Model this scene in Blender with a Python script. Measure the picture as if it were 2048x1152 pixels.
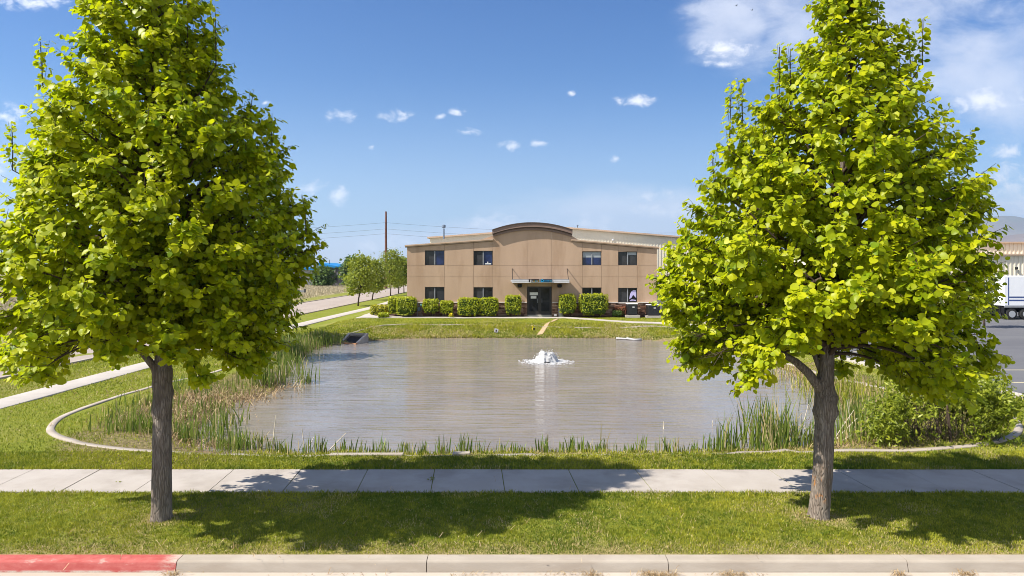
import bpy, math, random
import numpy as np
from mathutils import Vector, Matrix
from math import radians, sin, cos, pi

for o in list(bpy.data.objects):
    bpy.data.objects.remove(o)
S = bpy.context.scene
COL = S.collection
F, CX, HY, CAMH = 1365.33, 1024.0, 535.0, 4.6      # focal length / centre / horizon in photo pixels, eye height

# ------------------------------------------------------------------ camera
cam = bpy.data.cameras.new('camera')
cam.lens = 24.0; cam.sensor_width = 36.0
cam.shift_y = -(576 - HY) / 2048
cam.clip_start = 0.1; cam.clip_end = 60000
camo = bpy.data.objects.new('camera', cam); COL.objects.link(camo)
camo.location = (0, 0, CAMH); camo.rotation_euler = (pi / 2, 0, 0)
S.camera = camo

# ------------------------------------------------------------------ light
SUN_TO = Vector((-0.90, -0.30, 1.0)).normalized()    # towards the sun
SUN_EL = math.asin(SUN_TO.z)
SUN_AZ = math.atan2(SUN_TO.x, SUN_TO.y)              # clockwise from +Y
sun = bpy.data.lights.new('sun', 'SUN'); sun.energy = 5.0; sun.angle = radians(0.53); sun.color = (1.0, 0.94, 0.84)
suno = bpy.data.objects.new('sun', sun); COL.objects.link(suno)
suno.rotation_euler = (-SUN_TO).to_track_quat('-Z', 'Y').to_euler(); suno.location = (-40, -10, 60)
S.view_settings.view_transform = 'Standard'; S.view_settings.look = 'None'
S.view_settings.gamma = 1.0; S.view_settings.exposure = 0.98
S.cycles.use_denoising = True
try:
    S.cycles.denoiser = 'OPENIMAGEDENOISE'
except Exception:
    pass
S.cycles.filter_width = 0.95
S.cycles.max_bounces = 8; S.cycles.diffuse_bounces = 4; S.cycles.glossy_bounces = 3
S.cycles.transmission_bounces = 4; S.cycles.transparent_max_bounces = 8; S.cycles.volume_bounces = 0
S.cycles.caustics_reflective = False; S.cycles.caustics_refractive = False
S.cycles.sample_clamp_indirect = 6.0


class NT:
    """short-hand node tree writer"""
    def __init__(self, tree):
        self.t = tree; self.t.nodes.clear()
    def n(self, typ, **kw):
        nd = self.t.nodes.new('ShaderNode' + typ)
        for k, v in kw.items():
            setattr(nd, k, v)
        return nd
    def put(self, sock, v):
        if isinstance(v, bpy.types.NodeSocket):
            self.t.links.new(v, sock)
        elif v is not None:
            if hasattr(sock, 'default_value') and hasattr(sock.default_value, '__len__') and not hasattr(v, '__len__'):
                v = [v] * len(sock.default_value)
            if hasattr(v, '__len__') and len(v) == 3 and len(sock.default_value) == 4:
                v = (*v, 1)
            sock.default_value = v
    def math(self, op, a, b=None, c=None, clamp=False):
        nd = self.n('Math', operation=op); nd.use_clamp = clamp
        for i, v in enumerate((a, b, c)):
            if v is not None:
                self.put(nd.inputs[i], v)
        return nd.outputs[0]
    def vmath(self, op, a, b=None):
        nd = self.n('VectorMath', operation=op)
        self.put(nd.inputs[0], a)
        if b is not None:
            self.put(nd.inputs[1], b)
        return nd.outputs['Value'] if op in ('LENGTH', 'DOT_PRODUCT') else nd.outputs[0]
    def mix(self, f, a, b, blend='MIX'):
        nd = self.n('Mix', data_type='RGBA', blend_type=blend)
        self.put(nd.inputs[0], f); self.put(nd.inputs[6], a); self.put(nd.inputs[7], b)
        return nd.outputs[2]
    def noise(self, vec, scale, detail=4, rough=0.55, dist=0.0):
        nd = self.n('TexNoise'); self.put(nd.inputs['Vector'], vec)
        nd.inputs['Scale'].default_value = scale; nd.inputs['Detail'].default_value = detail
        nd.inputs['Roughness'].default_value = rough; nd.inputs['Distortion'].default_value = dist
        return nd.outputs['Fac']
    def ramp(self, f, a, b, lo=0.0, hi=1.0, smooth=True):
        nd = self.n('MapRange'); nd.interpolation_type = 'SMOOTHSTEP' if smooth else 'LINEAR'
        self.put(nd.inputs[0], f); nd.inputs[1].default_value = a; nd.inputs[2].default_value = b
        nd.inputs[3].default_value = lo; nd.inputs[4].default_value = hi
        return nd.outputs[0]
    def coord(self, kind='Object'):
        return self.n('TexCoord').outputs[kind]
    def scale(self, vec, s):
        nd = self.n('Mapping'); self.put(nd.inputs[0], vec); nd.inputs['Scale'].default_value = s
        return nd.outputs[0]
    def attr(self, name, out='Fac'):
        nd = self.n('Attribute'); nd.attribute_name = name
        return nd.outputs[out]
    def bump(self, h, strength=0.3, dist=0.02, normal=None):
        nd = self.n('Bump'); self.put(nd.inputs['Height'], h)
        nd.inputs['Strength'].default_value = strength; nd.inputs['Distance'].default_value = dist
        if normal is not None:
            self.put(nd.inputs['Normal'], normal)
        return nd.outputs[0]
    def out(self, shader, vol=None):
        o = self.n('OutputMaterial')
        if shader is not None:
            self.t.links.new(shader, o.inputs['Surface'])
        if vol is not None:
            self.t.links.new(vol, o.inputs['Volume'])
    def pbr(self, color, rough=0.8, spec=0.3, metal=0.0, normal=None, **kw):
        nd = self.n('BsdfPrincipled')
        self.put(nd.inputs['Base Color'], color); self.put(nd.inputs['Roughness'], rough)
        nd.inputs['Specular IOR Level'].default_value = spec; nd.inputs['Metallic'].default_value = metal
        if normal is not None:
            self.put(nd.inputs['Normal'], normal)
        for k, v in kw.items():
            self.put(nd.inputs[k.replace('_', ' ')], v)
        return nd.outputs[0]


# ------------------------------------------------------------------ sky
w = bpy.data.worlds.new('World'); S.world = w; w.use_nodes = True
T = NT(w.node_tree)
sky = T.n('TexSky'); sky.sky_type = 'NISHITA'; sky.sun_disc = False
sky.sun_elevation = SUN_EL; sky.sun_rotation = SUN_AZ
sky.altitude = 600; sky.air_density = 1.0; sky.dust_density = 0.4; sky.ozone_density = 2.2
d = T.coord('Generated')
sep = T.n('SeparateXYZ'); T.put(sep.inputs[0], d)
dx, dy, dz = sep.outputs
yy = T.math('MAXIMUM', dy, 0.08)
U = T.math('DIVIDE', dx, yy); V = T.math('DIVIDE', dz, yy)
cmb = T.n('CombineXYZ'); T.put(cmb.inputs[0], U); T.put(cmb.inputs[1], V)
P = cmb.outputs[0]
n_big = T.noise(T.scale(P, (1, 1.6, 1)), 5.0, 7, 0.6)
n_fine = T.noise(T.scale(P, (1, 1.5, 1)), 34.0, 6, 0.62, 0.4)


def cloud_field(lst):
    best = None
    for (px, py, rx, ry) in lst:
        v = T.vmath('SUBTRACT', P, ((px - CX) / F, (HY - py) / F, 0))
        v = T.vmath('MULTIPLY', v, (F / rx, F / ry, 0))
        m = T.math('SUBTRACT', 1.0, T.vmath('LENGTH', v))
        best = m if best is None else T.math('MAXIMUM', best, m)
    return best


puffs = cloud_field([(682, 232, 40, 20), (792, 231, 42, 17), (914, 223, 22, 10), (880, 233, 17, 8), (938, 263, 28, 12),
                     (1021, 294, 34, 15), (1073, 286, 30, 11), (1271, 202, 52, 17), (744, 294, 12, 8), (1141, 186, 12, 8),
                     (1230, 318, 18, 10), (622, 377, 45, 26), (676, 392, 32, 24), (1305, 389, 56, 18), (1447, 100, 80, 24),
                     (1446, 128, 48, 11), (1968, 204, 95, 36), (8, 234, 52, 34), (2020, 370, 90, 62), (2015, 302, 46, 24),
                     (2, 330, 40, 38), (70, 4, 120, 22), (800, 480, 80, 26), (735, 492, 46, 17), (990, 446, 110, 26),
                     (1180, 446, 80, 26), (2030, 425, 70, 22), (1330, 425, 120, 26), (530, 205, 14, 8), (-160, 150, 120, 40),
                     (2300, 300, 160, 60), (-300, 380, 160, 60)])
puff_d = T.math('ADD', puffs, T.math('MULTIPLY', T.math('SUBTRACT', n_fine, 0.5), 3.4))
puff_a = T.ramp(puff_d, 0.15, 1.45)
inside = T.ramp(puffs, -0.1, 0.25)
puff_a = T.math('MULTIPLY', puff_a, inside)
veil = cloud_field([(1700, 50, 440, 230), (2050, 150, 480, 220), (1470, 50, 170, 130), (1310, 440, 420, 75), (700, 500, 320, 60), (2000, 440, 300, 60)])
n_wisp = T.noise(T.scale(P, (1, 2.2, 1)), 11.0, 8, 0.62, 0.5)
veil = T.math('ADD', veil, T.math('MULTIPLY', T.math('SUBTRACT', n_wisp, 0.55), 0.85))
veil_d = T.math('ADD', T.ramp(veil, 0.0, 0.8), T.math('MULTIPLY', T.math('SUBTRACT', n_big, 0.55), 2.0))
veil_a = T.math('MULTIPLY', T.ramp(veil_d, 0.0, 1.3), 0.74)
veil_a = T.math('MULTIPLY', veil_a, T.ramp(veil, 0.0, 0.5))
low_v = cloud_field([(1300, 440, 380, 75), (960, 470, 160, 40), (760, 490, 260, 40), (2000, 440, 200, 70)])
low_a = T.math('MULTIPLY', T.ramp(T.math('ADD', low_v, T.math('MULTIPLY', T.math('SUBTRACT', n_wisp, 0.42), 0.9)), 0.0, 0.75), 0.72)
veil_a = T.math('MAXIMUM', veil_a, low_a)
fwd = T.ramp(dy, 0.1, 0.3)
# thin cirrus low over the horizon
low = T.math('MULTIPLY', T.ramp(V, 0.30, 0.0), 0.24)
skyc = T.n('HueSaturation'); skyc.inputs['Saturation'].default_value = 1.25; skyc.inputs['Value'].default_value = 1.0
T.put(skyc.inputs['Color'], sky.outputs[0])
grade = T.mix(T.ramp(V, 0.02, 0.40, smooth=False), (1.0, 0.97, 1.02), (0.46, 0.70, 0.98))
SKYC = T.mix(1.0, skyc.outputs[0], grade, 'MULTIPLY')
c = T.mix(T.math('MULTIPLY', low, fwd), SKYC, (7.2, 7.6, 8.2))
c = T.mix(T.math('MULTIPLY', veil_a, fwd), c, (7.4, 7.6, 8.4))
c = T.mix(T.math('MULTIPLY', T.math('MULTIPLY', puff_a, fwd), 0.92), c, (9.0, 9.0, 9.3))
# unseen white cloud added to the sky behind the camera to fill the shadows
n_fill = T.noise(d, 2.6, 6, 0.55)
back_fill = T.math('MULTIPLY', T.ramp(dy, 0.05, -0.25), T.math('MULTIPLY', T.ramp(dz, 0.0, 0.15), T.ramp(n_fill, 0.42, 0.6)))
c = T.mix(T.math('MULTIPLY', back_fill, 0.9), c, (9.5, 9.5, 9.7))
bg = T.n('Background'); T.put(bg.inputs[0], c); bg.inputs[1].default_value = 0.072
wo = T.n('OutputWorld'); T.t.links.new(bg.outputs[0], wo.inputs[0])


# ------------------------------------------------------------------ helpers
def at(px, py, z=0.0):
    """the point of height z that the photograph shows at a pixel"""
    Y = F * (CAMH - z) / (py - HY)
    return ((px - CX) * Y / F, Y)


def vnoise(x, y, scale, seed=0):
    rng = np.random.RandomState(seed); tab = rng.rand(256, 256)
    x = np.asarray(x, float) / scale + 1000.3; y = np.asarray(y, float) / scale + 1000.7
    xi = np.floor(x).astype(int); yi = np.floor(y).astype(int)
    fx = x - xi; fy = y - yi
    fx = fx * fx * (3 - 2 * fx); fy = fy * fy * (3 - 2 * fy)
    g = lambda a, b: tab[a % 256, b % 256]
    return (g(xi, yi) * (1 - fx) + g(xi + 1, yi) * fx) * (1 - fy) + (g(xi, yi + 1) * (1 - fx) + g(xi + 1, yi + 1) * fx) * fy


def sm(a, b, x):
    t = np.clip((np.asarray(x, float) - a) / (b - a), 0, 1)
    return t * t * (3 - 2 * t)


def norm(a):
    return a / np.maximum(np.linalg.norm(a, axis=-1, keepdims=True), 1e-9)


def tag(o, label=None, cat=None, group=None, kind=None):
    if label: o['label'] = label
    if cat: o['category'] = cat
    if group: o['group'] = group
    if kind: o['kind'] = kind
    return o


def thing(name, label, cat, loc=(0, 0, 0), rz=0.0, group=None):
    o = bpy.data.objects.new(name, None); COL.objects.link(o)
    o.location = loc; o.rotation_euler = (0, 0, rz); o.empty_display_size = 0.3
    return tag(o, label, cat, group)


def link(name, me, parent=None, loc=None):
    o = bpy.data.objects.new(name, me); COL.objects.link(o)
    if parent: o.parent = parent
    if loc is not None: o.location = loc
    return o


def np_mesh(name, verts, faces, mats, parent=None, tint=None, loc=None, smooth=False, midx=None):
    """faces: list of int arrays (M,k)"""
    if isinstance(faces, np.ndarray): faces = [faces]
    me = bpy.data.meshes.new(name)
    verts = np.asarray(verts, np.float32)
    me.vertices.add(len(verts)); me.vertices.foreach_set('co', verts.ravel())
    idx = np.concatenate([f.ravel() for f in faces]).astype(np.int32)
    tot = np.concatenate([np.full(len(f), f.shape[1]) for f in faces]).astype(np.int32)
    st = np.concatenate([[0], np.cumsum(tot)[:-1]]).astype(np.int32)
    me.loops.add(len(idx)); me.loops.foreach_set('vertex_index', idx)
    me.polygons.add(len(tot)); me.polygons.foreach_set('loop_start', st)
    if smooth: me.polygons.foreach_set('use_smooth', np.ones(len(tot), bool))
    for m in (mats if isinstance(mats, (list, tuple)) else [mats]): me.materials.append(m)
    if midx is not None: me.polygons.foreach_set('material_index', np.asarray(midx, np.int32))
    if tint is not None:
        a = me.attributes.new('tint', 'FLOAT', 'POINT'); a.data.foreach_set('value', np.asarray(tint, np.float32))
    me.update(calc_edges=True); me.validate()
    return link(name, me, parent, loc)


class MB:
    """collects shapes into one mesh"""
    def __init__(self):
        self.v = []; self.f = []; self.mi = []
    def add(self, vs, fs, m=0):
        b = len(self.v); self.v += [tuple(p) for p in vs]
        for f in fs:
            self.f.append(tuple(b + i for i in f)); self.mi.append(m)
    def box(self, x0, x1, y0, y1, z0, z1, m=0):
        vs = [(x, y, z) for z in (z0, z1) for y in (y0, y1) for x in (x0, x1)]
        self.add(vs, [(0, 2, 3, 1), (4, 5, 7, 6), (0, 1, 5, 4), (2, 6, 7, 3), (0, 4, 6, 2), (1, 3, 7, 5)], m)
    def rbox(self, x0, x1, y0, y1, z0, z1, r=0.05, m=0):
        """box with chamfered edges"""
        xs = (x0, x0 + r, x1 - r, x1); ys = (y0, y0 + r, y1 - r, y1)
        ring = lambda k: [(xs[1] - (k and 0), ys[0], 0)]
        pts = lambda i: [(x0 + i, y0 + r), (x0 + r, y0 + i), (x1 - r, y0 + i), (x1 - i, y0 + r), (x1 - i, y1 - r), (x1 - r, y1 - i), (x0 + r, y1 - i), (x0 + i, y1 - r)]
        vs = []
        for z, i in ((z0, r * .6), (z0 + r, 0), (z1 - r, 0), (z1, r * .6)):
            for (x, y) in pts(i): vs.append((x, y, z))
        fs = [tuple(range(7, -1, -1)), tuple(range(24, 32))]
        for k in range(3):
            for j in range(8):
                fs.append((k * 8 + j, k * 8 + (j + 1) % 8, k * 8 + 8 + (j + 1) % 8, k * 8 + 8 + j))
        self.add(vs, fs, m)
    def prism(self, poly, a, b, axis='y', m=0, caps=True):
        """2-D polygon swept between a and b along an axis ((x,z) for y, (y,z) for x, (x,y) for z)"""
        mk = {'y': lambda p, t: (p[0], t, p[1]), 'x': lambda p, t: (t, p[0], p[1]), 'z': lambda p, t: (p[0], p[1], t)}[axis]
        n = len(poly); vs = [mk(p, a) for p in poly] + [mk(p, b) for p in poly]
        fs = [(i, (i + 1) % n, n + (i + 1) % n, n + i) for i in range(n)]
        if caps: fs += [tuple(range(n - 1, -1, -1)), tuple(range(n, 2 * n))]
        self.add(vs, fs, m)
    def tube(self, path, rad, seg=8, m=0, caps=True, fn=None):
        path = [Vector(p) for p in path]; n = len(path)
        if not hasattr(rad, '__len__'): rad = [rad] * n
        t = (path[1] - path[0]).normalized()
        u = t.orthogonal().normalized()
        vs = []
        for i, p in enumerate(path):
            t2 = (path[min(i + 1, n - 1)] - path[max(i - 1, 0)]).normalized()
            u = (u - t2 * u.dot(t2)).normalized(); wv = t2.cross(u)
            for j in range(seg):
                a = 2 * pi * j / seg
                r = rad[i] * (fn(p, a) if fn else 1)
                vs.append(p + u * (r * cos(a)) + wv * (r * sin(a)))
        fs = []
        for i in range(n - 1):
            for j in range(seg):
                fs.append((i * seg + j, i * seg + (j + 1) % seg, (i + 1) * seg + (j + 1) % seg, (i + 1) * seg + j))
        if caps: fs += [tuple(range(seg - 1, -1, -1)), tuple(range((n - 1) * seg, n * seg))]
        self.add(vs, fs, m)
    def lathe(self, prof, c=(0, 0, 0), seg=24, axis='z', m=0):
        vs = []; n = len(prof)
        for (r, h) in prof:
            for j in range(seg):
                a = 2 * pi * j / seg; q = (r * cos(a), r * sin(a), h)
                if axis == 'y': q = (q[0], q[2], q[1])
                if axis == 'x': q = (q[2], q[0], q[1])
                vs.append((c[0] + q[0], c[1] + q[1], c[2] + q[2]))
        fs = [(i * seg + j, i * seg + (j + 1) % seg, (i + 1) * seg + (j + 1) % seg, (i + 1) * seg + j) for i in range(n - 1) for j in range(seg)]
        fs += [tuple(range(seg - 1, -1, -1)), tuple(range((n - 1) * seg, n * seg))]
        self.add(vs, fs, m)
    def build(self, name, mats, parent=None, smooth=False, loc=None, bevel=0):
        me = bpy.data.meshes.new(name); me.from_pydata(self.v, [], self.f)
        for mm in (mats if isinstance(mats, (list, tuple)) else [mats]): me.materials.append(mm)
        me.polygons.foreach_set('material_index', np.array(self.mi, np.int32))
        if smooth: me.polygons.foreach_set('use_smooth', np.ones(len(self.f), bool))
        me.update(); me.validate()
        import bmesh
        bm = bmesh.new(); bm.from_mesh(me); bmesh.ops.recalc_face_normals(bm, faces=bm.faces); bm.to_mesh(me); bm.free()
        o = link(name, me, parent, loc)
        if bevel:
            md = o.modifiers.new('edge', 'BEVEL'); md.width = bevel; md.segments = 2; md.limit_method = 'ANGLE'
        return o


M = {}


def mat(name, c1, c2=None, scale=3.0, rough=0.85, spec=0.25, metal=0.0, bump=0.0, bscale=None, bdist=0.02, c3=None, s3=0.4, detail=5, stretch=None):
    """plain surface with two-colour mottling and a bump"""
    m = bpy.data.materials.new(name); m.use_nodes = True; t = NT(m.node_tree)
    p = t.coord('Object')
    if stretch: p = t.scale(p, stretch)
    col = c1; nb = None
    if c2 is not None:
        n1 = t.noise(p, scale, detail, 0.6); col = t.mix(t.ramp(n1, 0.32, 0.68), c1, c2)
    if c3 is not None:
        n2 = t.noise(p, s3, 4, 0.6); col = t.mix(t.ramp(n2, 0.45, 0.72), col, c3)
    nrm = None
    if bump:
        nrm = t.bump(t.noise(p, bscale or scale * 6, 5, 0.6), bump, bdist)
    t.out(t.pbr(col, rough, spec, metal, nrm)); M[name] = m
    return m


def leaf_mat(name, dark, light, trans, amount=0.4, rough=0.42, spec=0.35, tip=None):
    m = bpy.data.materials.new(name); m.use_nodes = True; t = NT(m.node_tree)
    a = t.attr('tint')
    col = t.mix(t.ramp(a, 0.0, 1.0, smooth=False), dark, light)
    tc = t.mix(0.45, trans, col)
    if tip: col = t.mix(t.ramp(a, 0.93, 1.0), col, tip)
    pb = t.pbr(col, rough, spec)
    tr = t.n('BsdfTranslucent'); t.put(tr.inputs[0], tc)
    mx = t.n('MixShader'); mx.inputs[0].default_value = amount
    t.t.links.new(pb, mx.inputs[1]); t.t.links.new(tr.outputs[0], mx.inputs[2])
    t.out(mx.outputs[0]); M[name] = m
    return m


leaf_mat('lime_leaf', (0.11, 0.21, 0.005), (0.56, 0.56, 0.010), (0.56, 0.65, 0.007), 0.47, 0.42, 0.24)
leaf_mat('street_leaf', (0.11, 0.16, 0.015), (0.30, 0.33, 0.03), (0.42, 0.46, 0.03), 0.38)
leaf_mat('dark_leaf', (0.05, 0.10, 0.025), (0.11, 0.17, 0.035), (0.2, 0.28, 0.04), 0.3)
leaf_mat('hedge_leaf', (0.16, 0.225, 0.010), (0.48, 0.50, 0.02), (0.55, 0.58, 0.02), 0.35)
leaf_mat('yellow_leaf', (0.26, 0.27, 0.012), (0.45, 0.42, 0.02), (0.5, 0.48, 0.02), 0.3)
leaf_mat('red_leaf', (0.16, 0.05, 0.03), (0.3, 0.12, 0.06), (0.4, 0.12, 0.05), 0.3)
leaf_mat('shrub_leaf', (0.11, 0.155, 0.012), (0.34, 0.37, 0.03), (0.38, 0.48, 0.03), 0.35)
leaf_mat('grass_blade', (0.08, 0.13, 0.010), (0.42, 0.40, 0.036), (0.30, 0.36, 0.03), 0.33, 0.5, 0.25, tip=(0.5, 0.4, 0.2))
leaf_mat('reed_blade', (0.06, 0.12, 0.020), (0.24, 0.28, 0.045), (0.3, 0.38, 0.05), 0.3, 0.45, 0.3, tip=(0.46, 0.36, 0.19))
leaf_mat('field_straw', (0.27, 0.235, 0.13), (0.58, 0.49, 0.34), (0.5, 0.45, 0.3), 0.2, 0.7, 0.2)
leaf_mat('straw', (0.22, 0.13, 0.055), (0.55, 0.42, 0.25), (0.5, 0.4, 0.2), 0.15, 0.7, 0.2)
mat('concrete', (0.365, 0.325, 0.288), (0.405, 0.365, 0.328), 1.2, 0.9, 0.2, bump=0.25, bscale=60, bdist=0.004, c3=(0.30, 0.265, 0.232), s3=0.8)
mat('path_concrete', (0.38, 0.345, 0.305), (0.43, 0.39, 0.35), 0.9, 0.9, 0.2, bump=0.2, bscale=40, bdist=0.004)
mat('kerb_concrete', (0.33, 0.287, 0.238), (0.385, 0.338, 0.285), 2.2, 0.92, 0.15, bump=0.45, bscale=45, bdist=0.006, c3=(0.31, 0.262, 0.212), s3=1.3, stretch=(0.5, 1, 2))
mat('gutter_concrete', (0.40, 0.345, 0.29), (0.47, 0.415, 0.355), 2.0, 0.92, 0.15, bump=0.4, bscale=50, bdist=0.005, c3=(0.34, 0.28, 0.22), s3=1.0, stretch=(0.4, 1, 1))
mat('street_concrete', (0.31, 0.26, 0.225), (0.35, 0.295, 0.255), 0.5, 0.92, 0.15, bump=0.2, bscale=20, stretch=(1, 0.3, 1))
mat('asphalt', (0.105, 0.105, 0.115), (0.125, 0.125, 0.135), 0.4, 0.9, 0.2, bump=0.3, bscale=60, bdist=0.006, c3=(0.145, 0.145, 0.15), s3=0.12, stretch=(0.5, 1, 1))
mat('line_paint', (0.62, 0.52, 0.28), (0.68, 0.6, 0.38), 4, 0.8)
mat('mulch', (0.055, 0.03, 0.02), (0.11, 0.06, 0.04), 9, 0.95, 0.1, bump=0.8, bscale=25)
mat('dirt', (0.36, 0.26, 0.15), (0.44, 0.33, 0.2), 3, 0.95, 0.1, bump=0.5, bscale=20)
mat('stucco', (0.42, 0.295, 0.205), (0.46, 0.325, 0.227), 0.7, 0.92, 0.15, bump=0.25, bscale=70, bdist=0.004, c3=(0.365, 0.247, 0.164), s3=0.8, stretch=(1.1, 1, 0.22))
mat('joint', (0.34, 0.235, 0.16), (0.37, 0.26, 0.175), 1, 0.9)
mat('arch_trim', (0.20, 0.137, 0.112), (0.22, 0.152, 0.122), 1, 0.7, 0.3)
mat('arch_dark', (0.085, 0.06, 0.05), (0.095, 0.068, 0.058), 1, 0.7, 0.3)
mat('peach_trim', (0.48, 0.345, 0.245), (0.53, 0.385, 0.28), 1, 0.6, 0.3)
mat('cream_metal', (0.70, 0.63, 0.50), (0.74, 0.67, 0.54), 0.4, 0.5, 0.4)
mat('roof_metal', (0.42, 0.38, 0.32), (0.46, 0.42, 0.36), 0.4, 0.5, 0.4)
mat('sill_white', (0.66, 0.60, 0.54), (0.7, 0.64, 0.58), 2, 0.8)
mat('bronze_frame', (0.022, 0.018, 0.016), None, rough=0.4, spec=0.5)
mat('grey_steel', (0.24, 0.25, 0.27), (0.27, 0.28, 0.3), 2, 0.5, 0.4)
mat('white_steel', (0.62, 0.62, 0.64), (0.67, 0.67, 0.69), 2, 0.5, 0.4)
mat('black', (0.012, 0.012, 0.013), None, rough=0.5)
mat('ac_side', (0.045, 0.048, 0.055), None, rough=0.55)
mat('white_paint', (0.74, 0.75, 0.78), (0.78, 0.79, 0.81), 0.6, 0.4, 0.45)
mat('blue_paint', (0.03, 0.06, 0.2), None, rough=0.4, spec=0.4)
mat('blue_roof', (0.012, 0.19, 0.47), (0.015, 0.22, 0.52), 0.5, 0.5, 0.4)
mat('slate_wall', (0.075, 0.072, 0.085), (0.14, 0.13, 0.14), 0.6, 0.8, stretch=(1, 1, 0.4))
mat('pale_wall', (0.42, 0.41, 0.42), (0.5, 0.48, 0.48), 0.6, 0.8)
mat('tan_wall', (0.4, 0.29, 0.19), (0.44, 0.32, 0.22), 0.6, 0.8)
mat('rubber', (0.02, 0.02, 0.021), (0.03, 0.03, 0.03), 8, 0.85, 0.2)
mat('rim_metal', (0.55, 0.55, 0.57), None, rough=0.35, metal=0.7)
mat('orange_paint', (0.62, 0.09, 0.022), None, rough=0.25, spec=0.55)
mat('red_lamp', (0.4, 0.01, 0.01), None, rough=0.25)
mat('pole_rust', (0.12, 0.05, 0.035), (0.16, 0.07, 0.05), 1, 0.8)
mat('wire', (0.05, 0.05, 0.055), None, rough=0.6)
mat('paper', (0.75, 0.74, 0.72), (0.6, 0.6, 0.58), 14, 0.8)
mat('bleached', (0.50, 0.43, 0.33), (0.62, 0.55, 0.45), 6, 0.85)
mat('foam', (0.43, 0.43, 0.435), (0.48, 0.48, 0.48), 14, 0.6, 0.3, bump=0.5, bscale=30)
mat('plastic_white', (0.36, 0.35, 0.36), (0.40, 0.39, 0.395), 3, 0.5)
mat('teal', (0.25, 0.5, 0.5), None, rough=0.6)
mat('blue_grey', (0.12, 0.16, 0.22), (0.15, 0.19, 0.26), 3, 0.6)
mat('marker_yellow', (0.75, 0.55, 0.02), None, rough=0.5)
mat('rust', (0.38, 0.17, 0.08), (0.45, 0.24, 0.13), 5, 0.9)
mat('sign_black', (0.008, 0.008, 0.012), None, rough=0.4)
mat('sign_navy', (0.008, 0.03, 0.07), None, rough=0.4)
mat('ink_white', (0.85, 0.85, 0.85), None, rough=0.6)
mat('ink_yellow', (0.8, 0.55, 0.08), None, rough=0.6)
mat('ink_blue', (0.03, 0.42, 0.8), None, rough=0.6)
mat('ink_cyan', (0.25, 0.7, 0.85), None, rough=0.6)
mat('twig_bark', (0.055, 0.04, 0.03), (0.09, 0.065, 0.045), 8, 0.9)
mat('mountain_rock', (0.16, 0.125, 0.11), (0.24, 0.19, 0.16), 0.0012, 0.95, 0.1, c3=(0.12, 0.13, 0.09), s3=0.0006)
mat('film_blue', (0.006, 0.011, 0.045), (0.014, 0.028, 0.11), 1.6, 0.12, 0.6)
mat('lilac', (0.40, 0.36, 0.62), (0.5, 0.46, 0.7), 3, 0.6)
mat('blind', (0.30, 0.33, 0.35), (0.36, 0.39, 0.41), 3, 0.7)


def glass_mat(name, c1, c2):
    m = bpy.data.materials.new(name); m.use_nodes = True; t = NT(m.node_tree)
    n = t.noise(t.coord('Object'), 1.3, 4)
    col = t.mix(t.ramp(n, 0.35, 0.65), c1, c2)
    t.out(t.pbr(col, 0.08, 0.22)); M[name] = m


glass_mat('glass_dark', (0.010, 0.011, 0.013), (0.03, 0.032, 0.036))
glass_mat('glass_screen', (0.035, 0.036, 0.04), (0.055, 0.056, 0.06))
glass_mat('car_glass', (0.03, 0.05, 0.09), (0.06, 0.09, 0.15))


def bark(name, lichen):
    m = bpy.data.materials.new(name); m.use_nodes = True; t = NT(m.node_tree)
    p = t.coord('Object'); q = t.scale(p, (1, 1, 0.13))
    v = t.n('TexVoronoi'); v.feature = 'DISTANCE_TO_EDGE'; t.put(v.inputs['Vector'], q); v.inputs['Scale'].default_value = 34
    n1 = t.noise(q, 18, 6, 0.65); n2 = t.noise(p, 3.0, 4)
    crack = t.ramp(v.outputs['Distance'], 0.0, 0.16)
    col = t.mix(t.ramp(n1, 0.3, 0.7), (0.165, 0.13, 0.105), (0.29, 0.245, 0.205))
    col = t.mix(t.math('MULTIPLY', t.math('SUBTRACT', 1, crack), 0.42), col, (0.07, 0.052, 0.04))
    col = t.mix(t.math('MULTIPLY', t.ramp(n2, 0.5, 0.75), 0.5), col, (0.33, 0.29, 0.26))
    if lichen:
        s = t.n('SeparateXYZ'); t.put(s.inputs[0], p)
        zf = t.math('MULTIPLY', t.ramp(s.outputs[2], 0.25, 0.45), t.ramp(s.outputs[2], 1.15, 0.8))
        l = t.math('MULTIPLY', zf, t.ramp(t.noise(t.scale(p, (1, 1, .5)), 9, 5, 0.7), 0.53, 0.66))
        col = t.mix(t.math('MULTIPLY', l, 0.85), col, (0.42, 0.17, 0.035))
    h = t.math('ADD', t.math('MULTIPLY', crack, 0.7), t.math('MULTIPLY', n1, 0.5))
    t.out(t.pbr(col, 0.95, 0.1, normal=t.bump(h, 0.9, 0.018))); M[name] = m


bark('bark_plain', False); bark('bark_lichen', True)
# ================================================================== GROUND
WZ = -0.35
pond_px = [(400, 903), (385, 880), (400, 858), (441, 824), (476, 802), (538, 793), (560, 777), (579, 755), (592, 725), (615, 706), (645, 694),
           (690, 688), (725, 684), (770, 679), (860, 677), (1000, 677), (1150, 677), (1240, 677), (1320, 682), (1400, 691), (1470, 711), (1512, 723),
           (1575, 743), (1625, 770), (1668, 800), (1690, 845), (1665, 885), (1600, 903), (1450, 908), (1250, 909), (1000, 909), (800, 909), (600, 909), (470, 908)]
POND = np.array([at(x, y, WZ) for x, y in pond_px])


def smooth_loop(P, it=2):
    for _ in range(it):
        Q = np.roll(P, -1, 0); a = .75 * P + .25 * Q; b = .25 * P + .75 * Q
        P = np.stack([a, b], 1).reshape(-1, 2)
    return P


POND = smooth_loop(POND, 1)
rs = np.random.RandomState(5)


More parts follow.
